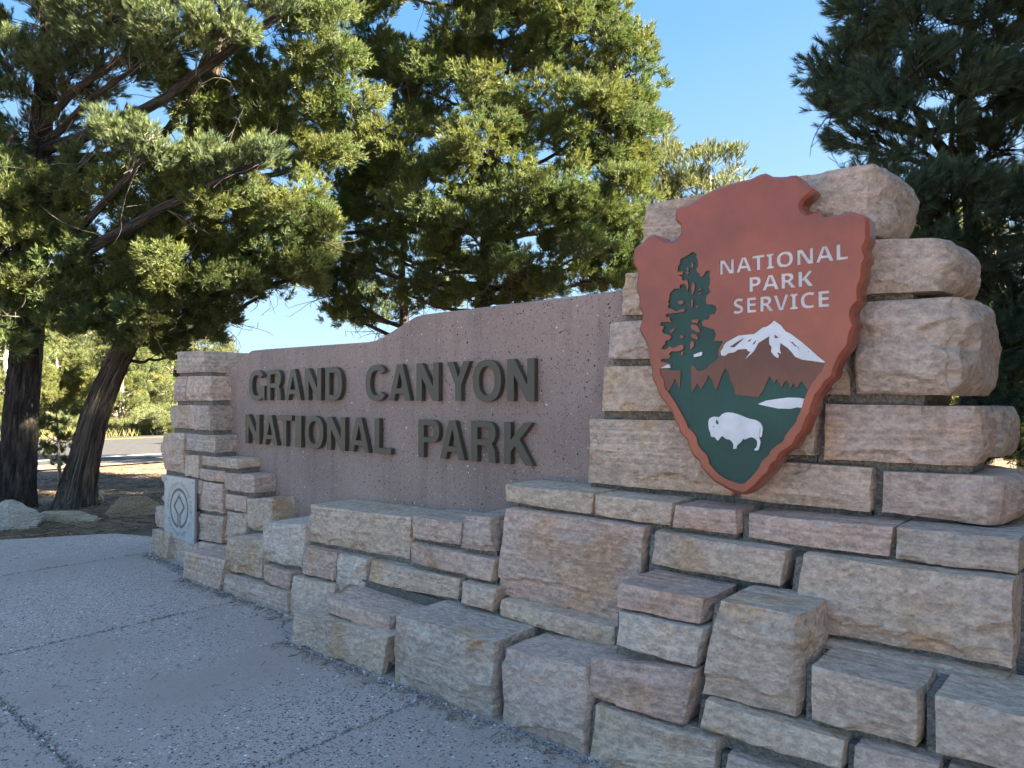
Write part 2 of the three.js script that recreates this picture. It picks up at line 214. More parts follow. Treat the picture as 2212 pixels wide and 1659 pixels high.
// ---------------------------------------------------------------- the stone walls (faces read off the photograph, course by course)
const pierLow = thing('stone_pier', 'low stepped sandstone pier carrying the metal heritage plaque', 'stone pier');
masonry(pierLow, 0.205, -0.34, [
  ['A', [[350, 337], [556, 331], [553, 492], [352, 500]], 'grey', { side: .02, grow: 0.01 }],
  ['A', [[335, 520], [430, 515], [418, 700], [330, 700]], 'mauve', { grow: .012 }], ['A', [[433, 515], [592, 513], [590, 698], [426, 700]], 'tan', { rough: 1.8, side: .016 }],
  ['A', [[303, 728], [477, 723], [474, 905], [305, 893]], 'tan', { grow: .012 }], ['A', [[487, 728], [603, 728], [600, 918], [483, 910]], 'grey', { side: .016 }],
  ['A', [[262, 930], [419, 925], [415, 1232], [262, 1200]], 'tan', { bulge: .03, rough: 1.6, dz: .015, grow: .012 }], ['A', [[425, 931], [638, 946], [635, 1078], [421, 1055]], 'grey', { side: .016 }],
  ['A', [[416, 1085], [519, 1092], [515, 1262], [415, 1245]], 'buff'], ['A', [[526, 1093], [800, 1118], [800, 1195], [526, 1165]], 'buff', { side: .014 }],
  ['A', [[511, 1186], [703, 1206], [700, 1293], [508, 1270]], 'pink'], ['A', [[704, 1216], [912, 1236], [912, 1375], [706, 1345]], 'mauve', { side: .014 }],
  ['B', [[246, 122], [400, 137], [400, 332], [243, 325]], 'mauve', { grow: .012 }], ['B', [[407, 142], [543, 168], [533, 392], [407, 360]], 'red'],
  ['B', [[547, 173], [700, 195], [698, 414], [530, 385]], 'pink', { band: 0, dz: .012 }], ['B', [[708, 263], [859, 285], [851, 407], [708, 376]], 'pink'],
  ['B', [[864, 296], [1048, 301], [1046, 560], [863, 520]], 'buff', { side: .016 }],
  ['B', [[202, 352], [300, 362], [298, 528], [199, 510]], 'mauve', { grow: .012 }], ['B', [[310, 365], [495, 395], [490, 590], [308, 540]], 'tan'],
  ['B', [[512, 407], [699, 432], [681, 632], [502, 598]], 'tan'], ['B', [[714, 390], [856, 410], [850, 600], [692, 640]], 'tan'],
  ['B', [[163, 522], [297, 548], [286, 722], [147, 707]], 'tan', { z: .275, grow: .012 }], ['B', [[318, 588], [500, 622], [482, 765], [311, 735]], 'grey', { z: .235 }], ['B', [[508, 612], [700, 648], [690, 760], [500, 720]], 'tan', { z: .235 }],
], 0.025, 0.05);

const baseWall = thing('stone_wall', 'stepped sandstone base wall with flat cap stones below the sign panel', 'stone wall');
masonry(baseWall, MIDZ, -0.02, [
  ['B', [[416, 672], [698, 750], [658, 970], [405, 882]], 'pink', { grow: .008, band: 0, z: .50 }], ['B', [[708, 582], [978, 600], [964, 890], [705, 818]], 'tan', { grow: .008, rough: 1.5, z: .44 }], ['B', [[991, 470], [1275, 490], [1246, 812], [977, 757]], 'pale', { grow: .008, rough: 1.5, z: .42 }],
  ['B', [[686, 845], [1163, 985], [1153, 1142], [677, 985]], 'mauve', { z: .495 }], ['B', [[981, 781], [1193, 840], [1168, 975], [974, 900]], 'red', { z: .455, band: 0 }],
  ['B', [[1312, 341], [2036, 440], [2023, 755], [1288, 612]], 'buff', { grow: .008, rough: 1.7, z: .375, chips: 1.8 }], ['B', [[1264, 642], [1513, 695], [1494, 905], [1252, 845]], 'pink', { z: .42 }],
  ['B', [[1184, 863], [1484, 930], [1465, 1230], [1158, 1172]], 'tan', { z: .47 }], ['B', [[1519, 698], [1731, 742], [1705, 1000], [1490, 985]], 'pale', { z: .42, rough: 1.8 }],
  ['B', [[1739, 747], [2391, 888], [2371, 1050], [1722, 906]], 'buff', { z: .43 }], ['C', [[386, 1086], [646, 1140], [618, 1317], [379, 1252]], 'tan', { z: .46 }],
  ['C', [[22, 606], [398, 660], [384, 830], [16, 776]], 'pink', { z: .36, band: 0 }], ['C', [[423, 606], [612, 618], [637, 883], [400, 846]], 'mauve', { z: .38, side: .015 }], ['C', [[12, 802], [648, 925], [622, 1092], [2, 956]], 'pink', { z: .40 }],
  ['C', [[685, 379], [1343, 445], [1333, 608], [686, 509]], 'buff', { grow: .008, z: .325, zb: -.02 }], ['C', [[1357, 451], [1931, 511], [1903, 690], [1350, 611]], 'buff', { z: .325 }], ['E', [[846, 1263], [1288, 1305], [1294, 1490], [824, 1435]], 'red', { z: .325, band: 0 }],
  ['F', [[192, 957], [1266, 1058], [1230, 1288], [181, 1150]], 'pink', { z: .325, band: 0 }], ['F', [[1280, 1056], [2192, 1140], [2178, 1420], [1271, 1300]], 'grey', { z: .335, zb: -.85, side: .025 }],
  ['C', [[699, 553], [1700, 697], [1650, 1425], [649, 1190]], 'pink', { z: .40, band: 0, rough: 0.9, chips: 1.4 }], ['C', [[663, 1218], [1512, 1420], [1500, 1595], [655, 1345]], 'buff', { z: .475 }],
  ['C', [[1777, 720], [478, 87, 'H'], [439, 355, 'H'], [1757, 965]], 'tan', { z: .40 }], ['H', [[580, 107], [2146, 298], [2132, 965], [507, 650]], 'tan', { z: .42, zb: -.85, rough: 1.3, side: .02, chips: 1.5 }],
  ['H', [[520, 690], [2100, 1005], [2080, 1300], [500, 980]], 'tan', { z: .46 }],
], 0.032, 0.05);

const ledge = thing('stone_ledge', 'lowest row of big sandstone blocks stepping out onto the paving', 'stone ledge');
masonry(ledge, FRONTZ, 0.36, [
  ['B', [[1207, 1127], [1876, 1312], [1802, 1592], [1172, 1342]], 'tan', { grow: .008, z: .785, rough: 1.3 }], ['B', [[1427, 1007], [1883, 1166], [1883, 1286], [1427, 1130]], 'pink', { grow: .008, z: .70, band: 0, side: .012 }],
  ['P', [[846, 1328], [1060, 1388], [1052, 1553], [840, 1464]], 'grey', { grow: .008, z: .785, rough: 1.6, side: .02, chips: 1.6 }], ['G', [[322, 792], [925, 936], [905, 1557], [302, 1335]], 'mauve', { z: .775, rough: 1.7, side: .02 }],
  ['G', [[962, 848], [1722, 968], [1635, 1370], [942, 1150]], 'red', { z: .745, band: 0, side: .016 }], ['G', [[1156, 522], [1783, 652], [1720, 945], [1142, 776]], 'pale', { z: .71, side: .016 }],
  ['G', [[1160, 302], [1793, 432], [1770, 626], [1152, 492]], 'red', { grow: .008, z: .68, band: 0, side: .016 }], ['G', [[977, 1203], [1868, 1478], [1840, 1780], [935, 1590]], 'tan', { z: .78, rough: 1.2 }],
  ['G', [[1877, 448], [560, 562, 'H'], [540, 1320, 'H'], [1748, 1142]], 'tan', { z: .72, band: 0, side: .035, chips: 1.4 }],
  ['H', [[652, 908], [1443, 1107], [1440, 1540], [647, 1322]], 'tan', { z: .73, side: .016 }], ['H', [[1555, 1130], [2450, 1340], [2440, 1790], [1548, 1562]], 'tan', { z: .74, side: .02 }],
  ['G', [[1772, 1168], [905, 1470, 'H'], [888, 1700, 'H'], [1722, 1392]], 'buff', { z: .755 }], ['H', [[972, 1492], [1600, 1642], [1590, 1900], [962, 1750]], 'pink', { z: .765 }],
  ['G', [[1935, 1558], [850, 1790, 'H'], [840, 1990, 'H'], [1910, 1780]], 'mauve', { z: .775 }], ['H', [[1640, 1660], [2450, 1850], [2440, 2080], [1640, 1900]], 'tan', { z: .77 }],
], 0.034, 0.06);

const pierTall = thing('stone_pier', 'tall sandstone pier of big rough blocks behind the arrowhead emblem', 'stone pier');
masonry(pierTall, 0.15, -0.52, [
  ['P', [[1396, 439], [1695, 385], [1700, 528], [1382, 526]], 'grey', { rough: 2, grow: .012 }], ['P', [[1716, 379], [1886, 348], [1887, 508], [1710, 520]], 'grey', { side: .09, rough: 1.0, zb: -.6, cuts: 7 }],
  ['P', [[1400, 536], [1700, 530], [1700, 586], [1400, 582]], 'grey'],
  ['m', [[-300, 95], [604, 55], [612, 495], [-320, 545]], 'grey', { side: .09, rough: 1.2, zb: -.6, cuts: 7 }], ['P', [[1400, 592], [1750, 588], [1750, 650], [1400, 655]], 'grey', { dz: -.03 }],
  ['P', [[1838, 652], [2066, 635], [2056, 857], [1847, 852]], 'grey', { side: .12, cuts: 12, rough: 2.0, bulge: .04, zb: -.7, chips: 1.6 }], ['P', [[1500, 665], [1824, 655], [1832, 855], [1500, 850]], 'grey', { dz: -.01 }],
  ['F', [[757, 160], [1862, 176], [1838, 632], [752, 577]], 'mauve', { side: .05, band: 0, zb: -.22 }], ['E', [[1300, 540], [1878, 522], [1855, 918], [1300, 905]], 'tan'],
  ['F', [[140, 562], [1108, 626], [1092, 965], [133, 866]], 'tan', { rough: 1.3 }], ['F', [[1182, 647], [2010, 692], [2000, 1068], [1166, 960]], 'mauve', { side: .11, zb: -.65, rough: .8, cuts: 7 }],
  ['D', [[468, 872], [700, 850], [700, 1180], [432, 1185]], 'buff', { rough: 1.8, grow: .008 }], ['D', [[352, 1227], [700, 1205], [700, 1500], [342, 1505]], 'grey', { rough: 1.3, grow: .008 }],
  ['E', [[302, 257], [900, 250], [900, 595], [282, 590]], 'buff', { rough: 1.6, grow: .008 }], ['E', [[206, 641], [1270, 655], [1245, 1215], [181, 1117]], 'buff', { rough: 1.1, grow: .008, chips: 1.6 }],
], 0.045, 0.07);
for (const [a, b, c, d, e, f, root] of [[-3.45, -1.0, -.05, .25, .30, .60, ledge], [-3.72, -2.5, -.05, .345, .28, .395, ledge], [-3.25, -2.8, -.05, .285, .44, .64, ledge], [-1.6, .1, -.05, .42, .30, .60, ledge], [-4.2, -2.6, -.05, .55, .0, .30, baseWall], [-2.6, -.2, -.05, .90, -.5, .26, baseWall], [-1.75, -.85, .9, 2.08, -.4, .06, pierTall]]) { const g = new THREE.BoxGeometry(b - a, d - c, f - e); const m = part('mortar', g, mortarMat, root); m.position.set((a + b) / 2, (c + d) / 2, (e + f) / 2); }
{ // the block set behind, on the far corner of the tall pier
  const [q] = quadOn('F', [[1800, 190], [1985, 195], [1985, 575], [1800, 560]], -0.12);
  part('stone', stoneGeometry(q, -0.25, -0.75, { side: .05, rough: 1.3 }), stoneMat('grey', 1), pierTall);
}

// ---------------------------------------------------------------- cast concrete panel and its letters
const cst = octaves(701, 3, 3, 5), streak = octaves(741, 26, 2, 3), cfine = tileNoise(721, 256, 256);
const [concCol, concH] = speckTex(1024, (u, v) => { const a = cst(u, v), m = 0.60 + 0.09 * a + 0.05 * cfine(u * 256, v * 256) - 0.035 * sstep(0.0, 0.5, streak(u, v)); return [[m * 1.04, m * 0.905, m * 0.825], 0.55]; }, [
  { n: 9000, r: [1, 2.6], h: -0.15, c: [[.40, .35, .34], [.46, .38, .36], [.34, .31, .31]] }, { n: 1500, r: [1, 3.6], h: -0.7, c: [[.15, .13, .13], [.22, .19, .19]], where: (u, v) => clamp(0.5 + 1.2 * cst(u, v)) },
  { n: 3600, r: [1, 2.4], h: 0.2, c: [[.80, .76, .73], [.70, .65, .62], [.62, .55, .52]] }, { n: 170, r: [2.2, 4.4], h: 0.2, c: [[.85, .82, .80]] }], 79);
const concMat = new THREE.MeshStandardMaterial({ map: rep(concCol, 0.55), bumpMap: rep(concH, 0.55), bumpScale: 0.01, roughness: 0.92 });
const panel = thing('concrete_sign_panel', 'reddish aggregate concrete panel with raised park name letters between two piers', 'sign panel');
{
  const top = [['A', 700, 505], ['A', 737, 475], ['A', 860, 362], ['A', 900, 333], ['A', 1000, 322], ['A', 1740, 270], ['A', 1800, 258], ['A', 1860, 230], ['A', 2085, 88], ['A', 2140, 70]].map(([k, x, y]) => onZ(k, x, y, 0));
  const hi = onZ('P', 1330, 628, 0); top.push(hi, V(-1.0, hi.y + 0.12, 0));
  const sh = new THREE.Shape(); sh.moveTo(-6.5, -0.1); sh.lineTo(-6.5, top[0].y - 0.2); for (const p of top) sh.lineTo(p.x, p.y); sh.lineTo(-1.0, -0.1);
  const g = new THREE.ExtrudeGeometry(sh, { depth: 0.26, bevelEnabled: true, bevelThickness: 0.014, bevelSize: 0.014, bevelOffset: -0.014, bevelSegments: 3 }); g.translate(0, 0, -0.274);
  part('panel_slab', g, concMat, panel);
}
// letter outlines, one unit high, w wide: sturdy narrow capitals
function glyph(ch, w) {
  const s = 0.215, t = 0.165, sh = new THREE.Shape(), poly = (p, sp = sh) => { p.forEach(([x, y], i) => i ? sp.lineTo(x, y) : sp.moveTo(x, y)); }, hole = (p) => { const h = new THREE.Path(); poly(p, h); sh.holes.push(h); };
  const arc = (cx, cy, rx, ry, a0, a1, n = 26) => Array.from({ length: n + 1 }, (_, i) => { const a = (a0 + (a1 - a0) * i / n) * Math.PI / 180; const c = Math.cos(a), q = Math.sin(a), e = 0.86; return [cx + rx * Math.sign(c) * Math.abs(c) ** e, cy + ry * Math.sign(q) * Math.abs(q) ** e]; });
  const half = w / 2;
  if (ch === 'I') poly([[0, 0], [w, 0], [w, 1], [0, 1]]);
  if (ch === 'L') poly([[0, 0], [w, 0], [w, t], [s, t], [s, 1], [0, 1]]);
  if (ch === 'T') poly([[half - s / 2, 0], [half + s / 2, 0], [half + s / 2, 1 - t], [w, 1 - t], [w, 1], [0, 1], [0, 1 - t], [half - s / 2, 1 - t]]);
  if (ch === 'N') poly([[0, 0], [s, 0], [s, 0.62], [w - s * 1.08, 0], [w, 0], [w, 1], [w - s, 1], [w - s, 0.38], [s * 1.08, 1], [0, 1]]);
  if (ch === 'A') { const ap = 0.80, xl = (y) => s * 1.02 + (half - s * 1.02) * y / ap; poly([[0, 0], [s * 1.02, 0], [xl(.19), .19], [w - xl(.19), .19], [w - s * 1.02, 0], [w, 0], [half + s * .56, 1], [half - s * .56, 1]]); hole([[xl(.34), .34], [half, ap - .02], [w - xl(.34), .34]]); }
  if (ch === 'O') { poly(arc(half, .5, half, .515, 0, 355, 40)); hole(arc(half, .5, half - s, .515 - t, 0, 355, 40)); }
  if (ch === 'C') poly([...arc(half, .5, half, .515, 38, 322, 34), ...arc(half, .5, half - s, .515 - t, 318, 42, 34)]);
  if (ch === 'G') poly([...arc(half, .5, half, .515, 38, 300, 32), [w - .10, .10], [w - .09, 0], [w, 0], [w, .47], [w * .52, .47], [w * .52, .32], [w - s, .32], [w - s, .24], ...arc(half, .5, half - s, .515 - t, 322, 42, 30)]);
  if (ch === 'D') { poly([[0, 0], ...arc(w - .40, .5, .40, .5, -90, 90, 24), [0, 1]]); hole([[s, t], ...arc(w - .40, .5, .40 - s, .5 - t, -90, 90, 20), [s, 1 - t]]); }
  if (ch === 'P') { poly([[0, 0], [s, 0], [s, .40], ...arc(w - .30, .70, .30, .30, -90, 90, 20), [0, 1]]); hole([[s, .40 + t * .9], ...arc(w - .30, .70, .30 - s, .30 - t * .9, -90, 90, 16), [s, 1 - t * .9]]); }
  if (ch === 'R') { poly([[0, 0], [s, 0], [s, .41], [w * .5, .41], [w * .70, .35], [w - s * 1.06, 0], [w * 1.01, 0], [w * 1.0, .06], [w * .97, .30], [w * .86, .46], ...arc(w - .29, .715, .29, .285, -50, 90, 18), [0, 1]]); hole([[s, .41 + t * .9], ...arc(w - .30, .715, .30 - s, .285 - t * .85, -88, 88, 16), [s, 1 - t * .9]]); }
  if (ch === 'K') poly([[0, 0], [s, 0], [s, .30], [s + .12, .43], [w - s * 1.2, 0], [w, 0], [s + .28, .60], [w * .96, 1], [w * .96 - s * 1.22, 1], [s, .58], [s, 1], [0, 1]]);
  if (ch === 'Y') poly([[half - s / 2, 0], [half + s / 2, 0], [half + s / 2, .40], [w, 1], [w - s * 1.08, 1], [half, .60], [s * 1.08, 1], [0, 1], [half - s / 2, .40]]);
  return sh;
}
const bronze = new THREE.MeshPhysicalMaterial({ color: new THREE.Color().setRGB(.072, .064, .042), roughness: 0.42, metalness: 0.0, clearcoat: 0.25, clearcoatRoughness: 0.4, roughnessMap: null });
{
  const LZ = 0.04, T = 0.03;
  const rows = [[[['G', 32, 97], ['R', 107, 165], ['A', 181, 250], ['N', 264, 333], ['D', 350, 420], ['C', 518, 608], ['A', 616, 706], ['N', 730, 823], ['Y', 857, 952], ['O', 965, 1083], ['N', 1108, 1222]], 206.5, 211.5, 32, 1222, 83, 36],
    [[['N', 17, 76], ['A', 87, 151], ['T', 150, 211], ['I', 224, 250], ['O', 265, 342], ['N', 357, 433], ['A', 449, 533], ['L', 555, 625], ['P', 738, 825], ['A', 828, 932], ['R', 958, 1060], ['K', 1095, 1218]], 387, 480, 17, 1218, 267, 301]];
  for (const [row, y0, y1, x0, x1, t0, t1] of rows) {
    const base = (onZ('l', x0, y0, LZ).y + onZ('l', x1, y1, LZ).y) / 2, hgt = (onZ('l', x0, t0, LZ).y + onZ('l', x1, t1, LZ).y) / 2 - base;
    for (const [ch, a, b] of row) {
      const f = (x) => onZ('l', x, y0 + (y1 - y0) * (x - x0) / (x1 - x0), LZ).x, xa = f(a), xb = f(b), sh = glyph(ch, (xb - xa) / hgt);
      const g = new THREE.ExtrudeGeometry(sh, { depth: T / hgt, bevelEnabled: true, bevelThickness: .008, bevelSize: .006, bevelOffset: -.006, bevelSegments: 2, curveSegments: 12 });
      g.scale(hgt, hgt, hgt); const m = part('letter_' + ch.toLowerCase(), g, bronze, panel); m.position.set(xa, base, LZ - T);
      for (const [sx, sy] of [[.16, .16], [.16, .84]]) { const st = part('standoff', new THREE.CylinderGeometry(.008, .008, LZ - T + .02, 8).rotateX(Math.PI / 2), bronze, m); st.position.set(ch === 'T' || ch === 'Y' ? (xb - xa) / 2 : ch === 'A' ? (xb - xa) * (sy < .5 ? .16 : .5) : sx * hgt * .7, sy * hgt, -(LZ - T) / 2); }
    }
  }
}

// ---------------------------------------------------------------- heritage plaque
const plaque = thing('metal_plaque', 'square brushed metal heritage plaque bolted to the low pier', 'plaque');
{
  const z = 0.235, tl = onZ('k', 295, 97, z), tr = onZ('k', 668, 155, z), br = onZ('k', 638, 950, z), bl = onZ('k', 262, 850, z);
  const x0 = (tl.x + bl.x) / 2, x1 = (tr.x + br.x) / 2, y1 = (tl.y + tr.y) / 2, y0 = (bl.y + br.y) / 2, W = x1 - x0, H = y1 - y0; plaque.position.set(x0, y0, 0.0);
  const cv = document.createElement('canvas'); cv.width = 1024; cv.height = Math.round(1024 * H / W); const c = cv.getContext('2d'), CW = cv.width, CH = cv.height;
  c.fillStyle = '#c4cacb'; c.fillRect(0, 0, CW, CH); const pr = rngOf(5); for (let i = 0; i < 5000; i++) { c.fillStyle = `rgba(${pr() < .5 ? '255,255,255' : '120,130,130'},${0.03 + pr() * .05})`; c.fillRect(pr() * CW, pr() * CH, 4 + pr() * 60, 1 + pr() * 2); }
  for (let i = 0; i < 160; i++) { c.fillStyle = `rgba(${pr() < .5 ? '235,240,240' : '150,158,158'},0.10)`; c.beginPath(); c.ellipse(pr() * CW, pr() * CH, 20 + pr() * 80, 14 + pr() * 40, pr() * 3, 0, 7); c.fill(); }
  const ink = '#6f7676', cx = CW * .5, cy = CH * .5, rad = CW * .285; c.strokeStyle = ink; c.fillStyle = ink; c.lineWidth = CW * .042; c.lineJoin = 'miter';
  const gap = CW * .018; c.beginPath(); c.arc(cx, cy, rad, Math.PI / 2 + .11, Math.PI / 2 - .11 + Math.PI * 2); c.stroke();
  const d = CW * .165; c.beginPath(); c.moveTo(cx - gap * 1.9, cy + rad * 1.0); c.lineTo(cx - gap * 1.9, cy + d * .62); c.lineTo(cx - d, cy - d * .15); c.lineTo(cx, cy - d * 1.15); c.lineTo(cx + d, cy - d * .15); c.lineTo(cx + gap * 1.9, cy + d * .62); c.lineTo(cx + gap * 1.9, cy + rad * 1.0); c.stroke();
  const ring = (txt, r, mid, flip, size) => { c.font = `${size}px sans-serif`; c.textAlign = 'center'; c.textBaseline = 'middle'; const ws = [...txt].map((q) => c.measureText(q).width + size * .045), tot = ws.reduce((a, b) => a + b, 0); let a = mid - (flip ? -1 : 1) * tot / r / 2; [...txt].forEach((q, i) => { const st = ws[i] / r / 2; a += (flip ? -1 : 1) * st; c.save(); c.translate(cx + r * Math.cos(a), cy + r * Math.sin(a)); c.rotate(a + (flip ? -Math.PI / 2 : Math.PI / 2)); c.fillText(q, 0, 0); c.restore(); a += (flip ? -1 : 1) * st; }); };
  ring('Grand Canyon National Park', CW * .385, -Math.PI / 2, false, CW * .094); ring('World Heritage Site', CW * .392, Math.PI / 2, true, CW * .094);
  const tex = new THREE.CanvasTexture(cv); tex.colorSpace = THREE.SRGBColorSpace; tex.anisotropy = 8;
  const metal = new THREE.MeshStandardMaterial({ color: 0xb9c0c2, roughness: 0.42, metalness: 0.75 }), printed = new THREE.MeshStandardMaterial({ map: tex, roughness: 0.45, metalness: 0.55 });
  const g = new THREE.BoxGeometry(W, H, 0.022); const m = part('plate', g, [metal, metal, metal, metal, printed, metal], plaque); m.position.set(W / 2, H / 2, z - 0.011);
  for (const [a, b] of [[.055, .945], [.945, .945], [.055, .055], [.945, .055]]) { const bo = part('bolt', new THREE.SphereGeometry(0.0125, 14, 8, 0, 6.3, 0, 1.45).rotateX(Math.PI / 2), metal, plaque); bo.position.set(W * a, H * b, z - 0.002); const sk = part('spacer', new THREE.CylinderGeometry(.012, .012, .05, 10).rotateX(Math.PI / 2), metal, plaque); sk.position.set(W * a, H * b, z - 0.045); }
}

// ---------------------------------------------------------------- arrowhead emblem sign
const AZ = 0.30, ATHICK = 0.095, RECESS = 0.008;
const sign = thing('arrowhead_sign', 'thick carved arrowhead emblem sign with tree, mountain and bison on the tall pier', 'emblem sign');
{
  const font = await new FontLoader().loadAsync('fonts/droid/droid_sans_bold.typeface.json');
  const pl = (k, s) => s.trim().split(/\s+/).map((q) => { const [x, y] = q.split(',').map(Number), p = onZ(k, x, y, AZ); return new THREE.Vector2(p.x, p.y); });
  const chain = (...a) => a.flat();
  const smooth = (pts, n = 3) => new THREE.CatmullRomCurve3(pts.map((p) => V(p.x, p.y, 0)), true, 'centripetal').getPoints(pts.length * n).slice(0, -1).map((p) => new THREE.Vector2(p.x, p.y));
  const outline = chain(pl('a', '45,680 100,650 155,590 210,582 245,605 290,630 345,638 390,615 425,570 440,510 430,460 390,420 398,360 430,345 500,320 600,255 700,200 800,165 900,135 1000,115 1050,90 1118,68'),
    pl('b', '145,92 200,98 280,96 355,85 395,125 440,165 483,188 462,215 420,250 392,290 385,320 395,360 435,402 480,395 525,385 545,412 580,432 620,432 690,415 760,408 820,392 880,408 940,434 943,520 945,590 918,650 915,690 935,750 910,800 905,870'),
    pl('g', '900,30 872,100 870,160 875,215 840,250 812,300 810,340 820,390 835,420 810,470 795,540 785,590 745,640 710,690 690,740 668,790 660,835'),
    pl('e', '1040,545 975,600 950,650 900,705 885,755 865,800 858,850 830,890'), pl('f', '1250,420 1215,450 1185,520 1130,560 1070,600 1050,650 1000,690 975,750 930,790 870,860 790,920 770,925 660,890 600,855 535,820 500,780 430,700 420,655 380,625 350,580 330,530 315,480 260,425 250,380 215,320 190,250 155,200 110,140 75,85'),
    pl('d', '280,820 245,760 240,660 218,590 210,470 185,390 145,315 112,250'), pl('c', '138,800 145,740 135,690 105,640 112,590 105,520 78,460 90,380 100,300 85,250 52,195'));
  const hole = chain(pl('d', '310,658 390,618 420,632 432,622 370,600 325,590 325,570 340,560 400,560 425,540 405,515 430,485 500,485 545,470 562,440 550,418 500,425 475,445 440,445 410,430 395,455 350,468 325,455 340,435 365,410 370,375 410,365 432,335 410,315 350,298 335,275 340,255 360,225 335,220 318,215 318,190 340,178 445,182 420,165 415,130 380,128 370,100 400,95 460,85 560,75 575,55 555,42 480,70 440,45 400,35 395,15'),
    pl('c', '410,625 395,605 410,585 412,520 440,490 455,467 520,465 520,430 545,418 575,420 590,450 598,498 608,450 605,400 590,368 575,385 545,380 540,340 505,328 550,318 550,285 495,295 500,240 520,210 525,160 600,120 650,85 697,100 690,140 710,170 712,230 695,260 697,290 720,310 740,350 765,330 790,285 840,278 825,320 838,370 835,420 820,445 830,480 843,500 800,540 790,570 800,630 850,628 900,650 905,690 880,735 830,740 830,780 800,792 770,790 750,815 760,855 860,885'),
    pl('d', '870,250 900,300 890,340 870,380 968,375 965,400 945,430 925,470 921,515'), pl('e', '118,384 119,345 138,320 144,295 168,266 268,210 398,198 468,143 498,138 538,113 565,86 622,123 662,173 702,193 802,268 872,328 932,383 993,434 967,510 882,610 852,672 836,700 821,740 796,815 776,870'),
    pl('f', '1230,290 1215,345 1170,395 1125,455 1110,500 1050,540 1005,580 990,615 930,670 900,735 840,805 785,855 740,855 650,825 580,785 530,735 490,690 490,660 465,610 430,580 395,530 385,470 350,420 310,385 305,355 250,255 205,175 150,95'), pl('d', '365,870 350,775 320,730'));
  const paint = (rgb, o = {}) => new THREE.MeshPhysicalMaterial({ color: new THREE.Color().setRGB(...rgb), roughness: 0.5, clearcoat: 1, clearcoatRoughness: 0.28, bumpMap: paintBump, bumpScale: 0.0012, ...o });
  const paintBump = rep(bumpMapOf(811, 40, 6), 3), worn = rep(noiseMap(821, 0.80, 1.0, 6, 6), 0.9);
  const terracotta = paint([.50, .112, .050], { map: worn, clearcoat: .7 }), brown = paint([.23, .070, .035], { map: worn, clearcoat: .5 }), green = paint([.014, .092, .066], { map: worn, clearcoat: .4, clearcoatRoughness: .5, roughness: .6 }), white = paint([.90, .91, .91], { map: rep(noiseMap(831, 0.90, 1.0, 8, 8), 2) });
  const flatUV = (g) => { const p = g.attributes.position, uv = g.attributes.uv; for (let i = 0; i < p.count; i++) uv.setXY(i, p.getX(i) + p.getZ(i), p.getY(i)); return g; };
  const plate = (name, pts, z0, z1, mat, parent = sign, holes = []) => { const sh = new THREE.Shape(pts); for (const h of holes) sh.holes.push(new THREE.Path(h)); const g = flatUV(new THREE.ExtrudeGeometry(sh, { depth: z1 - z0, bevelEnabled: false })); g.translate(0, 0, z0); return part(name, g, mat, parent); };
  const out = smooth(outline, 2);
  // lettering: outlines cut through the face sheet, white board behind
  const lines = [['NATIONAL', 'D', [1167, 888], [1262, 883], [2098, 773], [1167, 785], [2015, 668]], ['PARK', 'D', [1380, 1013], null, [1845, 967], [1380, 905], [1740, 868]], ['SERVICE', 'D', [1264, 1172], null, [1963, 1118], [1264, 1068], [1880, 1006]]];
  const cut = [], isl = [];
  for (const [txt, k, a, , b, ta, tb] of lines) {
    const p0 = onZ(k, ...a, AZ), p1 = onZ(k, ...b, AZ), h = ((onZ(k, ...ta, AZ).y - p0.y) + (onZ(k, ...tb, AZ).y - onZ(k, tb[0], b[1] + (tb[0] - b[0]) * (b[1] - a[1]) / (b[0] - a[0]), AZ).y)) / 2;
    const shapes = font.generateShapes(txt, 1); let x0 = 9, x1 = -9, y1 = -9; for (const s of shapes) for (const q of s.getPoints(6)) { x0 = Math.min(x0, q.x); x1 = Math.max(x1, q.x); y1 = Math.max(y1, q.y); }
    const capH = 0.99, sc = (q) => { const t = (q.x - x0) / (x1 - x0); return new THREE.Vector2(p0.x + (p1.x - p0.x) * t, p0.y + (p1.y - p0.y) * t + q.y / capH * h); };
    for (const s of shapes) { cut.push(s.getPoints(6).map(sc)); for (const q of s.holes) isl.push(q.getPoints(6).map(sc)); }
  }
  // body: chamfered slab, and the face sheet with its cut-outs
  const bodyShape = new THREE.Shape(out), bg = new THREE.ExtrudeGeometry(bodyShape, { depth: ATHICK - 0.03, bevelEnabled: false }); bg.translate(0, 0, AZ - ATHICK); 
  // rim: slopes from the face edge out to the slab
  const inward = (pts, d) => { const area = THREE.ShapeUtils.area(pts), sg = area > 0 ? 1 : -1; return pts.map((p, i) => { const a = pts[(i - 1 + pts.length) % pts.length], b = pts[(i + 1) % pts.length], t = b.clone().sub(a).normalize(); return new THREE.Vector2(p.x - t.y * d * sg, p.y + t.x * d * sg); }); };
  const ring = (A, za, B, zb, s) => { const n = A.length, i0 = s.p.length / 3; for (let i = 0; i <= n; i++) { const p = A[i % n], q = B[i % n]; s.v(p.x, p.y, za, p.x + za, p.y); s.v(q.x, q.y, zb, q.x + zb, q.y); } const ccw = THREE.ShapeUtils.area(A) > 0; for (let i = 0; i < n; i++) { const a = i0 + 2 * i; ccw ? s.quad(a, a + 1, a + 3, a + 2) : s.quad(a, a + 2, a + 3, a + 1); } };
  const rim = new Soup(), lip = inward(out, -0.013);
  ring(lip, AZ - ATHICK, lip, AZ - 0.013, rim); ring(lip, AZ - 0.013, out, AZ - 0.0005, rim);
  part('edge', rim.geo(), terracotta, sign);
  plate('back_board', inward(out, -0.008), AZ - ATHICK + 0.004, AZ - RECESS - 0.004, terracotta);
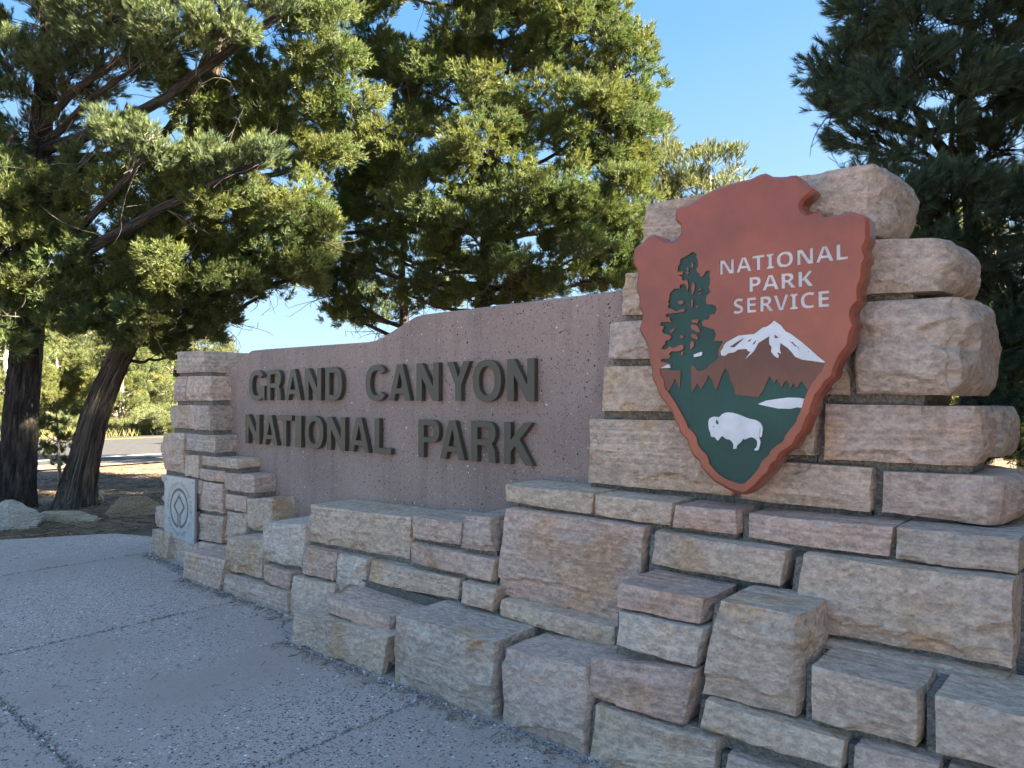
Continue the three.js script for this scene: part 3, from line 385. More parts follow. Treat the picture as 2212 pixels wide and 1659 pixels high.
  plate('face_board', out, AZ - RECESS - 0.002, AZ, terracotta, sign, [hole, ...cut]);
  isl.forEach((p) => plate('letter_counter', p, AZ - RECESS - 0.004, AZ - 0.0005, terracotta));
  const bb = new THREE.Box2(); cut.flat().forEach((p) => bb.expandByPoint(p)); const e = .004;
  plate('lettering_backing', [[bb.min.x - e, bb.min.y - e], [bb.max.x + e, bb.min.y - e], [bb.max.x + e, bb.max.y + e], [bb.min.x - e, bb.max.y + e]].map(([x, y]) => new THREE.Vector2(x, y)), AZ - RECESS - 0.0038, AZ - RECESS - 0.0015 + 0.002, white);
  plate('green_field', inward(hole, -0.003), AZ - RECESS - 0.0039, AZ - RECESS, green);
  const mount = chain(pl('e', '990,437 965,512 880,612 851,672 820,630 800,605 792,592 775,618 765,640 745,648 735,625 722,610 710,640 697,652 690,610 675,598 660,592 645,610 628,650 615,625 600,600 585,575 570,610 560,620 550,580 538,572 528,553 515,580 500,610 485,645 470,680 450,700 435,728 240,705 235,660 220,625 205,590 195,550 180,510 158,488 145,510 130,540 115,580 100,620 80,672 65,640 55,600 40,570 15,545'), pl('d', '800,780 785,800 760,840 742,880 720,850 700,820 680,850 650,912 640,890 635,840 635,635 665,632 700,685 740,690 790,670 830,620 880,590 915,550 920,520'), pl('e', '122,383 180,300 300,230 500,170 565,110 700,230 850,350'));
  plate('mountain', mount, AZ - RECESS, AZ - 0.0035, brown);
  plate('foothill', pl('d', '314,667 405,667 415,684 525,684 522,780 515,880 505,850 490,820 475,785 462,768 455,800 440,830 420,870 400,903 367,868 352,775 322,728'), AZ - RECESS, AZ - 0.0035, brown);
  const snow = pl('e', '120,347 124,380 155,383 185,360 210,358 235,352 265,330 335,325 350,345 370,348 328,407 375,365 400,340 435,275 525,218 525,285 545,310 540,350 570,385 598,403 605,380 588,352 622,365 612,330 618,275 680,318 710,350 740,390 800,415 880,425 980,440 991,435 930,386 870,331 800,271 700,196 660,176 620,126 565,89 540,116 500,141 470,146 400,201 270,213 170,269 146,296 140,320');
  plate('snow', snow, AZ - 0.0037, AZ - 0.0012, white, sign, [pl('e', '192,310 235,312 290,262 324,230 270,258'), pl('e', '342,265 362,264 384,237 362,246'), pl('e', '384,289 402,286 421,250 402,262'), pl('e', '570,206 569,235 606,232'), pl('e', '690,243 700,268 722,285 738,305 752,302 782,337 768,310 735,285 722,266 706,268'), pl('e', '840,340 858,358 856,346')]);
  plate('snow', pl('d', '311,661 390,620 408,625 422,648 418,656'), AZ - RECESS, AZ - 0.002, white);
  plate('snow', pl('d', '660,520 735,491 754,495 748,512 740,530 665,546'), AZ - RECESS, AZ - 0.002, white);
  plate('lake', pl('e', '430,785 500,755 590,742 680,730 770,732 815,742 795,816 755,812 700,825 600,822 500,802'), AZ - RECESS, AZ - 0.002, white);
  const bis = plate('bison', smooth(pl('h', '240,245 265,222 300,213 345,218 375,190 420,170 480,172 560,195 650,232 730,250 780,285 798,330 796,380 785,425 768,424 767,400 776,350 772,325 766,370 762,430 775,475 765,530 751,563 715,562 720,545 735,532 742,470 715,440 680,428 640,440 610,452 600,440 580,470 530,520 526,546 492,545 496,525 490,490 460,455 420,445 380,418 360,430 332,462 300,428 265,420 255,380 240,340 235,290'), 3), AZ - RECESS, AZ - 0.0005, white);
  plate('eye', pl('h', '282,318 292,312 300,319 290,323'), AZ - 0.0006, AZ + 0.0008, green, bis); plate('horn', smooth(pl('h', '320,244 338,268 338,292 330,290 315,280'), 3), AZ - 0.0006, AZ + 0.0008, green, bis);
  const el = (k, x, y, a, b, t = 0) => pl(k, Array.from({ length: 14 }, (_, i) => { const q = i / 14 * 6.283, c = Math.cos(q) * a, s = Math.sin(q) * b; return (x + c * Math.cos(t) - s * Math.sin(t)) + ',' + (y + c * Math.sin(t) + s * Math.cos(t)); }).join(' '));
  const gaps = [el('c', 650, 222, 12, 28), el('c', 600, 262, 11, 18), el('c', 600, 303, 12, 14), smooth(pl('c', '655,398 675,440 660,510 648,528 640,470'), 3), smooth(pl('c', '712,490 725,470 744,465 735,480'), 2), smooth(pl('c', '713,526 728,508 745,505 735,524'), 2), el('c', 530, 610, 30, 20, -.2), pl('c', '640,582 658,585 655,652 637,660'), el('c', 700, 655, 18, 9),
    pl('d', '642,156 720,155 702,188 644,183'), smooth(pl('d', '635,212 690,212 730,275 715,290 640,245'), 3), smooth(pl('d', '640,305 690,315 710,355 690,358 640,335'), 3), smooth(pl('d', '632,387 660,385 665,430 632,460'), 3), el('d', 540, 333, 20, 14), el('d', 440, 268, 30, 12, -.7), el('d', 543, 505, 12, 19, .2)];
  gaps.forEach((p) => plate('crown_gap', p, AZ - RECESS, AZ - 0.0003, terracotta));
  for (const [px, py] of [[1540, 620], [1760, 600], [1580, 880], [1700, 880]]) { const p = onZ('P', px, py, 0.1), s = part('mount_bracket', new THREE.BoxGeometry(.05, .05, .18), bronze, sign); s.position.set(p.x, p.y, 0.135); }
}
// ---------------------------------------------------------------- trees
function barkMat(seed, lo, hi, tint, fx, fy, bs) { return new THREE.MeshStandardMaterial({ map: rep(noiseMap(seed, lo, hi, fx, fy, 512, tint), 1, 1), bumpMap: rep(bumpMapOf(seed + 40, fx, fy), 1, 1), bumpScale: bs, roughness: 1 }); }
const barkPine = barkMat(901, 0.12, 0.40, [1, .92, .85], 14, 6, 0.09), barkJuniper = barkMat(911, 0.20, 0.55, [1, .90, .79], 26, 2, 0.09), barkGrey = barkMat(921, 0.46, 0.74, [1, .96, .90], 10, 3, 0.02), barkRed = barkMat(931, 0.34, 0.62, [1, .78, .62], 10, 4, 0.04);
function tube(s, pts, rad, seg = 6, ridge = 0, uvr = 1, bf = null) { // swept limb; ridge > 0 gives furrowed bark
  const n = pts.length, t = V(), nrm = V(1, 0, 0), bi = V(), id = []; let len = 0; const sd = R() * 50;
  for (let i = 0; i < n; i++) {
    t.copy(pts[Math.min(n - 1, i + 1)]).sub(pts[Math.max(0, i - 1)]).normalize(); if (i === 0) { nrm.set(1, 0, 0); if (Math.abs(t.x) > 0.9) nrm.set(0, 0, 1); }
    nrm.addScaledVector(t, -nrm.dot(t)).normalize(); bi.crossVectors(t, nrm); if (i) len += pts[i].distanceTo(pts[i - 1]); id.push([]);
    for (let k = 0; k <= seg; k++) { const a = k / seg * 6.28319, c = Math.cos(a), q = Math.sin(a), kk = k % seg; let r = rad[i]; if (bf) { const tw = len * bf[2], ca = Math.cos(a + tw), sa = Math.sin(a + tw); r *= 1 + ridge * (0.5 * fbm3(ca * 1.6, sa * 1.6, len * 0.8 + sd, 3) + 0.55 * fbm3(ca * bf[0], sa * bf[0], len * bf[1] + sd, 3) - 0.45 * (1 - Math.min(1, Math.abs(n3(ca * bf[0] * 1.3, sa * bf[0] * 1.3, len * bf[1] * 1.4 + sd)) * 5))); } else if (ridge) r *= 1 + ridge * (fbm3(c * 3.2, q * 3.2, len * 0.55 + sd, 4) * 1.3 - 0.5 * Math.abs(n3(c * 6 + len * .25, q * 6, len * 0.35 + sd)));
      id[i].push(s.v(pts[i].x + (nrm.x * c + bi.x * q) * r, pts[i].y + (nrm.y * c + bi.y * q) * r, pts[i].z + (nrm.z * c + bi.z * q) * r, k / seg * uvr, len * 0.8)); }
  }
  for (let i = 0; i < n - 1; i++) for (let k = 0; k < seg; k++) s.quad(id[i][k], id[i][k + 1], id[i + 1][k + 1], id[i + 1][k]);
}
function spline(p, n) { return new THREE.CatmullRomCurve3(p, false, 'centripetal').getPoints(n); }
const leafMat = (rgb, tr) => new THREE.MeshPhysicalMaterial({ color: new THREE.Color().setRGB(...rgb), roughness: 0.85, transmission: tr, thickness: 0 });
// a spray of juniper: a few cords of scale leaves fanning up from a stem, about 16 cm
function juniperSpray(seed, n = 30, len = 0.135, wd = 1) {
  const r = rngOf(seed), s = new Soup();
  for (let i = 0; i < n; i++) { const a = r() * 6.283, lean = 0.25 + r() * 0.95, b = V(0, len * 0.45 * r(), 0), d = V(Math.cos(a) * Math.sin(lean), Math.cos(lean), Math.sin(a) * Math.sin(lean)), L = len * (0.35 + 0.45 * r()), w = (0.0030 + 0.0026 * r()) * wd;
    const sd = V(r() - .5, r() - .5, r() - .5).cross(d).normalize().multiplyScalar(w), m = b.clone().addScaledVector(d, L * .55), e = b.clone().addScaledVector(d, L); e.y += L * .12;
    const i0 = s.v(b.x, b.y, b.z), i1 = s.v(m.x + sd.x, m.y + sd.y, m.z + sd.z), i2 = s.v(e.x, e.y, e.z), i3 = s.v(m.x - sd.x, m.y - sd.y, m.z - sd.z); s.tri(i0, i1, i3); s.tri(i1, i2, i3);
    for (let k = 0; k < 5; k++) { const q = b.clone().addScaledVector(d, L * (.3 + .5 * r())), dd = d.clone().add(V(r() - .5, r() - .2, r() - .5).multiplyScalar(1.5)).normalize(), l2 = L * (.25 + .3 * r()), s2 = V(r() - .5, r() - .5, r() - .5).cross(dd).normalize().multiplyScalar(w * .7), j0 = s.v(q.x - s2.x, q.y - s2.y, q.z - s2.z), j1 = s.v(q.x + s2.x, q.y + s2.y, q.z + s2.z), j2 = s.v(q.x + dd.x * l2, q.y + dd.y * l2, q.z + dd.z * l2); s.tri(j0, j1, j2); } }
  return s.geo();
}
function pineTuft(seed, n = 40, len = 0.08) { // needles brushing forward round a shoot
  const r = rngOf(seed), s = new Soup();
  for (let i = 0; i < n; i++) { const a = r() * 6.283, y0 = r() * len * 0.8, lean = 0.35 + 0.75 * r() * (1 - y0 / len * .4), d = V(Math.cos(a) * Math.sin(lean), Math.cos(lean), Math.sin(a) * Math.sin(lean)), L = len * (0.55 + 0.4 * r()), w = len > .1 ? .0026 : .0019, sd = V(-Math.sin(a), 0, Math.cos(a)).multiplyScalar(w);
    const m = V(d.x * L * .5, y0 + d.y * L * .5, d.z * L * .5), e = V(d.x * L * .86, y0 + d.y * L + L * .1, d.z * L * .86), i0 = s.v(-sd.x, y0, -sd.z), i1 = s.v(sd.x, y0, sd.z), i2 = s.v(m.x + sd.x, m.y, m.z + sd.z), i3 = s.v(m.x - sd.x, m.y, m.z - sd.z), i4 = s.v(e.x, e.y, e.z); s.quad(i0, i1, i2, i3); s.tri(i3, i2, i4); }
  const b = 0.0045; const j0 = s.v(-b, -.05, 0), j1 = s.v(b, -.05, 0), j2 = s.v(0, len, 0), j3 = s.v(0, -.05, b); s.tri(j0, j1, j2); s.tri(j1, j3, j2);
  return s.geo();
}
const SPRAY = juniperSpray(3), SPRAY_FAR = juniperSpray(5, 20, 0.30, 2.2), TUFT = pineTuft(4), TUFT_FAR = pineTuft(8, 40, 0.13);
const inBall = (v) => { do v.set(rr(-1, 1), rr(-1, 1), rr(-1, 1)); while (v.lengthSq() > 1); return v; };
// blobs: foliage masses [centre, rx, ry, rz, clumps]; each gets a limb from the trunk, each clump a twig from that limb
function growTree(root, o) {
  const trunkPts = spline(o.trunk.map((p) => V(p[0], p[1], p[2])), o.tn ?? 26), tr = o.trunk.map((p) => p[3]);
  const radAt = (f) => { const x = f * (tr.length - 1), i = Math.min(tr.length - 2, Math.floor(x)); return tr[i] + (tr[i + 1] - tr[i]) * (x - i); };
  const ts = new Soup(); tube(ts, trunkPts, trunkPts.map((_, i) => radAt(i / (trunkPts.length - 1)) * (i === 0 ? 1.15 : 1)), o.seg ?? 18, o.ridge ?? 0.3, o.uvr ?? 2, o.bf);
  part('trunk', ts.geo(), o.bark, root);
  const ls = new Soup(), tw = new Soup(), inst = [], v = V(), w = V();
  for (const [c, rx, ry, rz, nc] of o.blobs) {
    let best = 0, bd = 1e9; trunkPts.forEach((p, i) => { const h = Math.hypot(p.x - c.x, p.z - c.z), want = c.y - (o.rise ?? 0.35) * h, d = Math.abs(p.y - want) + 0.25 * p.distanceTo(c); if (i > trunkPts.length * .08 && d < bd) { bd = d; best = i; } });
    const a = trunkPts[best], L = a.distanceTo(c), mid = a.clone().lerp(c, 0.5).add(V(rr(-.12, .12) * L, -(o.sag ?? 0.08) * L + rr(-.05, .08) * L, rr(-.12, .12) * L));
    const e = c.clone().add(c.clone().sub(a).setLength(Math.min(rx, ry) * 0.5)), lp = spline([a, mid, c, e], 16), r0 = Math.min(radAt(best / (trunkPts.length - 1)) * 0.7, 0.016 + 0.018 * L);
    lp.forEach((p, i) => { if (i) p.add(inBall(v).multiplyScalar(0.03)); });
    { const one = o.far ? ls : new Soup(); tube(one, lp, lp.map((_, i) => r0 * (1 - 0.82 * i / 16)), 7, 0.2, 1); if (!o.far) part('branch', one.geo(), o.limbBark ?? o.bark, root); }
    for (let q = 0; q < nc; q++) {
      inBall(v); const l = v.length(); v.multiplyScalar(l > 0.05 ? Math.min(1, l ** 0.6) / l : 1); const p = V(c.x + v.x * rx, c.y + v.y * ry, c.z + v.z * rz); if (p.y < (o.floor ?? 0.3)) continue;
      let bi = 5, b2 = 1e9; for (let i = 4; i < lp.length; i++) { const d = lp[i].distanceToSquared(p); if (d < b2) { b2 = d; bi = i; } }
      const st = lp[Math.max(3, bi - 2)], m2 = st.clone().lerp(p, 0.55).add(V(rr(-.1, .1), rr(-.12, .02), rr(-.1, .1)).multiplyScalar(Math.sqrt(b2) * 1.2 + .1)); const tp = spline([st, m2, p], 5);
      if (R() < (o.twig ?? 1)) tube(tw, tp, tp.map((_, i) => (o.twr ?? 0.011) * (1 - 0.75 * i / 5)), 3);
      const dir = p.clone().sub(st).normalize(), cr = (o.clump ?? 0.22) * rr(0.7, 1.35), n = Math.round((o.sprays ?? 22) * rr(0.7, 1.3)), tone = rr(0, 1);
      for (let k = 0; k < n; k++) { inBall(v); w.copy(v).multiplyScalar(cr); w.y *= 0.75; w.addScaledVector(dir, cr * 0.2); inst.push([p.x + w.x, p.y + w.y, p.z + w.z, V(v.x * 0.8 + dir.x * (o.along ?? 0.5) + rr(-.4, .4), v.y * 0.6 + (o.lift ?? 0.7) + dir.y * .3, v.z * 0.8 + dir.z * (o.along ?? 0.5) + rr(-.4, .4)).normalize(), tone]); }
    }
    for (let q = 0; q < (o.dead ?? 0); q++) { // bare grey twigs inside the crown
      const st = lp[4 + Math.floor(R() * 11)], d0 = V(rr(-1, 1), rr(-.9, .7), rr(-1, 1)).normalize(); let p = st.clone(), d = d0; const pts = [p.clone()], L2 = rr(.25, .9); for (let i = 0; i < 6; i++) { d.add(V(rr(-.5, .5), rr(-.5, .4), rr(-.5, .5)).multiplyScalar(.6)).normalize(); p = p.clone().addScaledVector(d, L2 / 6); pts.push(p); if (i > 1 && R() < .6) { const z = [p.clone(), p.clone().add(V(rr(-.1, .1), rr(-.12, .1), rr(-.1, .1)))]; z.push(z[1].clone().add(V(rr(-.08, .08), rr(-.1, .06), rr(-.08, .08)))); tube(tw, z, [.004, .003, .0015], 3); } } tube(tw, pts, pts.map((_, i) => rr(.006, .009) * (1 - i / 9)), 3); }
  }
  if (ls.i.length) part('branches', ls.geo(), o.limbBark ?? o.bark, root).userData.kind = 'stuff';
  if (tw.i.length) { const m = part('twigs', tw.geo(), o.twigMat ?? barkGrey, root); m.userData.kind = 'stuff'; }
  const im = new THREE.InstancedMesh(o.leaf, o.leafMat, inst.length), ob = new THREE.Object3D(), q = new THREE.Quaternion(), up = V(0, 1, 0), col = new THREE.Color();
  inst.forEach(([x, y, z, d, tone], i) => { ob.position.set(x, y, z); ob.quaternion.setFromUnitVectors(up, d); ob.rotateY(R() * 6.28); ob.scale.setScalar(rr(0.75, 1.3) * (o.size ?? 1)); ob.updateMatrix(); im.setMatrixAt(i, ob.matrix); const k = rr(0.72, 1.2), t = clamp(tone + rr(-.25, .25)), [A, B] = o.tones ?? [[1, 1, 1], [1.25, 1.12, .8]]; im.setColorAt(i, col.setRGB((A[0] + (B[0] - A[0]) * t) * k, (A[1] + (B[1] - A[1]) * t) * k, (A[2] + (B[2] - A[2]) * t) * k)); });
  im.name = 'crown'; im.userData.kind = 'stuff'; im.castShadow = im.receiveShadow = true; root.add(im);
  return inst.length;
}
const juniperLeaf = leafMat([.125, .165, .040], 0.45), pineLeaf = leafMat([.085, .125, .045], 0.40), pineLeafDark = leafMat([.085, .135, .068], 0.4), sageLeaf = leafMat([.14, .165, .07], 0.35), farLeaf = leafMat([.125, .150, .036], 0.4), farPine = leafMat([.11, .135, .042], 0.4);
// masses are read off the photograph; their distance is the tree's own
const mass = (root, depth, list, dens) => list.map(([x, y, rx, ry, dd = 0, k = 1]) => { const p = at(x, y, depth + dd).sub(root.position), s = (depth + dd) / FOCAL, a = rx * s, b = ry * s; return [p, a, b, (a + b) / 2 * 1.05, Math.max(3, Math.round(dens * k * (a * b) ** 0.75))]; });
const trunkAt = (root, list) => list.map(([x, y, d, r]) => { const p = at(x, y, d).sub(root.position); return [p.x, p.y, p.z, r]; });
const plant = (name, label, px, py, cat = 'tree', group) => { const p = onY('P', px, py); return thing(name, label, cat, [p.x, -0.02, p.z], group); };
let leaves = 0;
{ // thick dark pine beside the road
  const t = plant('pine_tree', 'tall pine with thick dark plated trunk beside the leaning juniper', 37, 1092), d = 10.0;
  leaves += growTree(t, { trunk: [[0, -.1, 0, .26], [0, .25, 0, .225], ...trunkAt(t, [[45, 900, d, .215], [62, 700, d, .195], [75, 500, d + .1, .18], [85, 330, d + .1, .15], [100, 150, d + .1, .12], [120, -60, d, .09], [130, -250, d, .05]])], bark: barkPine, ridge: .20, seg: 56, tn: 190, uvr: 3, bf: [4.2, 5.5, 0],
    blobs: mass(t, d, [[90, 40, 110, 70, -.3], [230, 60, 110, 60, -.8], [360, 50, 90, 60, -1], [470, 70, 70, 45, -1.2], [20, 150, 80, 60, -.5], [160, 160, 90, 50, -.3], [310, 130, 80, 40, -.9], [250, 285, 75, 38, -1.1, 1.2], [330, 320, 60, 30, -1.3], [470, 340, 70, 32, -1.2, 1.2], [560, 350, 50, 25, -1.3], [80, 300, 90, 50, 0, .7], [10, 420, 60, 60, .2, .6], [150, -80, 200, 80, -.3], [400, -60, 150, 60, -.8], [620, 20, 60, 40, -1, .6]], 75), leaf: TUFT, leafMat: pineLeaf, clump: .17, sprays: 36, size: 1.05, lift: .55, along: .7, dead: 9, twigMat: barkGrey, tones: [[.85, 1, .9], [1.45, 1.3, .8]] });
}
{ // leaning juniper
  const t = plant('juniper_tree', 'leaning juniper with twisted shaggy trunk beside the dark pine', 166, 1087), d = 10.15;
  leaves += growTree(t, { trunk: [[-.02, -.12, .02, .33], [0, .12, 0, .26], ...trunkAt(t, [[180, 1000, d, .205], [205, 900, d, .185], [245, 800, d, .165], [290, 710, d, .15], [340, 600, d, .15], [385, 430, d, .14], [418, 290, d, .125], [455, 170, d, .12], [480, 60, d, .10], [500, -120, d, .06]])], bark: barkJuniper, ridge: .34, seg: 60, tn: 110, uvr: 2, bf: [5, 1.1, .5],
    blobs: mass(t, d, [[330, 440, 110, 70, -.6], [480, 430, 110, 80, -.7], [600, 470, 90, 75, -.6], [690, 520, 45, 50, -.3], [250, 560, 110, 70, -.5], [400, 560, 120, 70, -.7], [540, 570, 90, 50, -.4], [340, 655, 100, 45, -.4], [240, 690, 70, 40, -.5], [640, 600, 70, 35, -.2, .6], [560, 640, 60, 30, 0, .5], [700, 90, 65, 75, -.6], [640, 170, 40, 30, -.5], [740, 200, 40, 35, -.4, .7], [430, 215, 55, 45, -.5], [540, 160, 40, 35, -.4], [690, 250, 40, 30, -.3, .6], [720, 340, 40, 40, -.2, .6], [160, 640, 60, 40, -.3], [380, 770, 40, 60, .3, .5], [450, 700, 60, 35, .1, .7], [330, 720, 55, 28, -.3, .8], [400, 640, 70, 40, -.2], [620, -40, 120, 60, -.4], [560, 290, 60, 40, -.3, .8], [620, 330, 55, 40, -.3, .8], [480, 260, 45, 35, -.2, .7], [600, 230, 45, 30, -.3, .7]], 58), leaf: SPRAY, leafMat: juniperLeaf, clump: .22, sprays: 34, dead: 7, rise: .15, tones: [[.72, .95, .85], [1.38, 1.22, .7]] });
  for (const [x0, y0, x1, y1, x2, y2, r] of [[480, 110, 530, 80, 600, 30, .075], [440, 215, 520, 205, 560, 140, .04]]) { const s = new Soup(), p = spline([at(x0, y0, d), at(x1, y1, d - .1), at(x2, y2, d - .25)].map((q) => q.sub(t.position)), 14); tube(s, p, p.map((_, i) => r * (1 - .6 * i / 14)), 10, .3); part('branch', s.geo(), barkJuniper, t); }
}
{ // juniper foliage hanging in front of the dark pine
  const t = plant('juniper_tree', 'dense dark juniper whose foliage hangs in front of the thick pine trunk', -90, 1100), d = 9.3;
  leaves += growTree(t, { trunk: [[0, -.1, 0, .16], ...trunkAt(t, [[-85, 900, d, .14], [-70, 700, d, .12], [-40, 550, d, .10], [0, 400, d, .07], [30, 280, d, .03]])], bark: barkJuniper, ridge: .3,
    blobs: mass(t, d, [[60, 420, 80, 50], [140, 480, 70, 55, .3], [40, 540, 80, 60], [120, 590, 70, 50, .2], [40, 640, 70, 40], [-40, 500, 80, 90], [180, 400, 40, 35, .3], [10, 720, 40, 25, 0, .6], [-60, 350, 70, 70], [150, 660, 55, 30, .3], [90, 690, 50, 25, .1, .7]], 54), leaf: SPRAY, leafMat: juniperLeaf, clump: .24, sprays: 32, dead: 7, rise: .15, tones: [[.7, .95, .85], [1.3, 1.2, .7]] });
}
{ // big juniper behind the panel
  const t = thing('juniper_tree', 'broad sunlit juniper rising straight behind the concrete panel', 'tree', [-8.17, -0.05, -5.5]), d = 12;
  leaves += growTree(t, { trunk: [[0, -.1, 0, .26], ...trunkAt(t, [[1042, 760, d, .165], [1043, 650, d, .135], [1048, 560, d, .125], [1060, 450, d, .11], [1070, 330, d, .10], [1062, 200, d, .09], [1055, 80, d, .07], [1060, -120, d, .04]])], bark: barkJuniper, ridge: .38, seg: 22, tn: 50,
    blobs: mass(t, d, [[980, 60, 110, 80, -.4], [1120, 60, 110, 80, -.6], [1250, 90, 100, 90, -.6], [1340, 170, 65, 85, -.5], [1370, 290, 42, 70, -.3], [1270, 280, 90, 75, -.8], [1150, 250, 80, 70, -1, .7], [1040, 330, 90, 65, -1.1], [900, 190, 80, 80, -.5], [800, 90, 60, 80, -.2, .8], [860, 330, 75, 60, -.7], [930, 430, 80, 55, -1.0], [1010, 500, 80, 45, -1.1], [1120, 440, 90, 65, -1.2], [1230, 430, 90, 65, -1.0], [1330, 440, 60, 60, -.6], [1350, 550, 55, 45, -.5], [1240, 560, 90, 38, -.8], [1110, 575, 70, 30, -1], [1180, 625, 70, 24, -.6, .9], [1290, 605, 60, 24, -.5, .9], [1090, 640, 50, 20, -.4, .8], [1000, 640, 50, 22, -.2, .7], [770, 690, 30, 25, 0, .6], [960, 590, 60, 30, -.5, .7], [790, 440, 55, 60, -.2, .7], [830, 540, 80, 40, -.3, .7], [740, 560, 45, 55, 0, .6], [760, 300, 50, 60, .1, .7], [800, 390, 50, 40, -.1, .8], [745, 430, 35, 40, 0, .6], [730, 640, 40, 45, .1, .6], [880, 640, 50, 25, 0, .5], [1100, -90, 220, 80, -.5], [1300, 0, 90, 60, -.5], [820, -40, 90, 60, -.2], [1050, 180, 80, 60, -.9, .6]], 52), leaf: SPRAY, leafMat: juniperLeaf, clump: .25, sprays: 36, dead: 11, rise: .2, tones: [[.74, .95, .85], [1.4, 1.24, .72]] });
  for (const [a, r] of [[[[1040, 655], [1150, 620, -.2], [1210, 560, -.5], [1290, 480, -.8], [1330, 380, -1]], .075], [[[1040, 640], [960, 610, .2], [860, 560, .3]], .045], [[[1060, 420], [900, 470, -.6], [780, 500, -.8], [715, 505, -1]], .06]]) { const s = new Soup(), p = spline(a.map(([x, y, q = 0]) => at(x, y, d + q).sub(t.position)), 24); tube(s, p, p.map((_, i) => r * (1 - .6 * i / 24)), 10, .3); part('branch', s.geo(), barkJuniper, t); }
}
{ // thin pinyon behind it
  const t = thing('pine_tree', 'thin open pinyon with dark bare stems left of the broad juniper', 'tree', [-12.2, -0.05, -7.3]), d = 16;
  leaves += growTree(t, { trunk: [[0, -.1, 0, .15], ...trunkAt(t, [[875, 760, d, .12], [872, 660, d, .10], [868, 580, d, .08], [880, 480, d, .06], [900, 380, d, .03]])], bark: barkPine, ridge: .2,
    blobs: mass(t, d, [[810, 600, 55, 40], [930, 600, 70, 45, 0, .8], [790, 670, 45, 40, -.3], [870, 530, 90, 50], [960, 540, 60, 50], [850, 660, 60, 25, 0, .7], [940, 640, 60, 25, 0, .8], [830, 440, 70, 50, 0, .6]], 24), leaf: TUFT, leafMat: pineLeaf, clump: .24, sprays: 26, size: 1.5, dead: 5, twigMat: barkPine, tones: [[1, 1.05, .9], [1.6, 1.45, .8]] });
}
for (const [x, y, d, label, bl] of [[1540, 560, 18, 'sunlit pinyon with loose yellow green top behind the emblem', [[1480, 400, 50, 50], [1530, 350, 40, 45], [1500, 470, 80, 40], [1580, 420, 45, 40], [1600, 360, 26, 30, 0, .7], [1640, 400, 30, 25, 0, .7], [1440, 370, 40, 50], [1420, 450, 50, 50], [1560, 500, 90, 40]]], [1440, 560, 20, 'far sunlit pinyon between the broad juniper and the emblem', [[1420, 330, 40, 40], [1400, 420, 50, 60], [1450, 500, 60, 50], [1380, 510, 60, 60]]]]) {
  const p = at(x, y, d), t = thing('pine_tree', label, 'tree', [p.x, -0.05, p.z]);
  leaves += growTree(t, { trunk: [[0, -.1, 0, .16], [0, 1.5, 0, .13], ...trunkAt(t, [[x, 560, d, .11], [x - 5, 450, d, .07], [x - 8, 340, d, .03]])], bark: barkGrey, blobs: mass(t, d, bl, 26), leaf: TUFT, leafMat: farPine, clump: .26, sprays: 30, size: 1.5, dead: 2, lift: .8, tones: [[1, 1.05, .9], [1.5, 1.35, .8]] });
}
{ // shaded pine at the right end
  const t = thing('pine_tree', 'dark shaded pine with long needles behind the tall pier', 'tree', [-1.25, -0.05, -5.5]), d = 7.5;
  leaves += growTree(t, { trunk: [[0, -.1, 0, .17], [0, 1.2, 0, .135], ...trunkAt(t, [[2115, 700, d, .10], [2105, 560, d, .09], [2095, 400, d, .08], [2080, 260, d, .065], [2090, 100, d, .05], [2100, -150, d, .03]])], bark: barkPine, ridge: .2,
    blobs: mass(t, d, [[1880, 40, 70, 50, -.5], [1990, 70, 90, 70, -.8], [2120, 40, 110, 80, -.6], [1850, 150, 70, 55, -.4], [1775, 135, 38, 12, -.3, .8], [1950, 190, 90, 60, -.9], [2070, 180, 90, 60, -.9], [2180, 190, 80, 70, -.4], [1810, 225, 50, 35, -.3], [1880, 280, 70, 30, -.4, .8], [1990, 300, 80, 30, -.7, .5], [2160, 330, 80, 60, -.3, .8], [1870, 400, 55, 32, -.5], [1960, 410, 70, 40, -.9], [2060, 440, 80, 55, -1], [2170, 470, 80, 70, -.5], [2000, 500, 60, 40, -.8], [2120, 560, 80, 50, -.6, .8], [2190, 640, 70, 70, -.3], [2150, 730, 60, 60, -.5], [2200, 830, 50, 70, -.3], [2165, 900, 40, 50, -.1, .7], [2195, 970, 40, 30, 0, .5], [2010, -70, 200, 70, -.6], [2250, -30, 120, 100, -.3], [2290, 200, 100, 100], [2300, 450, 100, 120], [2290, 750, 80, 120]], 95), leaf: TUFT, leafMat: pineLeafDark, clump: .15, sprays: 24, size: 1.15, dead: 7, twigMat: barkPine, lift: .45, along: .8, twr: .009, tones: [[.85, 1, .95], [1.15, 1.1, .9]] });
}
{ // sapling and boulders by the left trunks
  const t = plant('juniper_sapling', 'spindly young juniper growing between the pine and the leaning juniper', 132, 1045, 'sapling'), d = 12.2;
  leaves += growTree(t, { trunk: [[0, -.05, 0, .03], ...trunkAt(t, [[128, 1000, d, .024], [126, 940, d, .018], [120, 880, d, .008]])], bark: barkGrey, seg: 7, ridge: 0, tn: 12, blobs: mass(t, d, [[110, 900, 20, 20], [145, 905, 18, 15], [95, 940, 25, 22], [90, 980, 22, 18], [120, 960, 25, 20, 0, .7], [150, 950, 18, 12, 0, .5], [125, 1010, 22, 14, 0, .5]], 60), leaf: SPRAY, leafMat: juniperLeaf, clump: .09, sprays: 13, size: .7, twr: .006 });
}
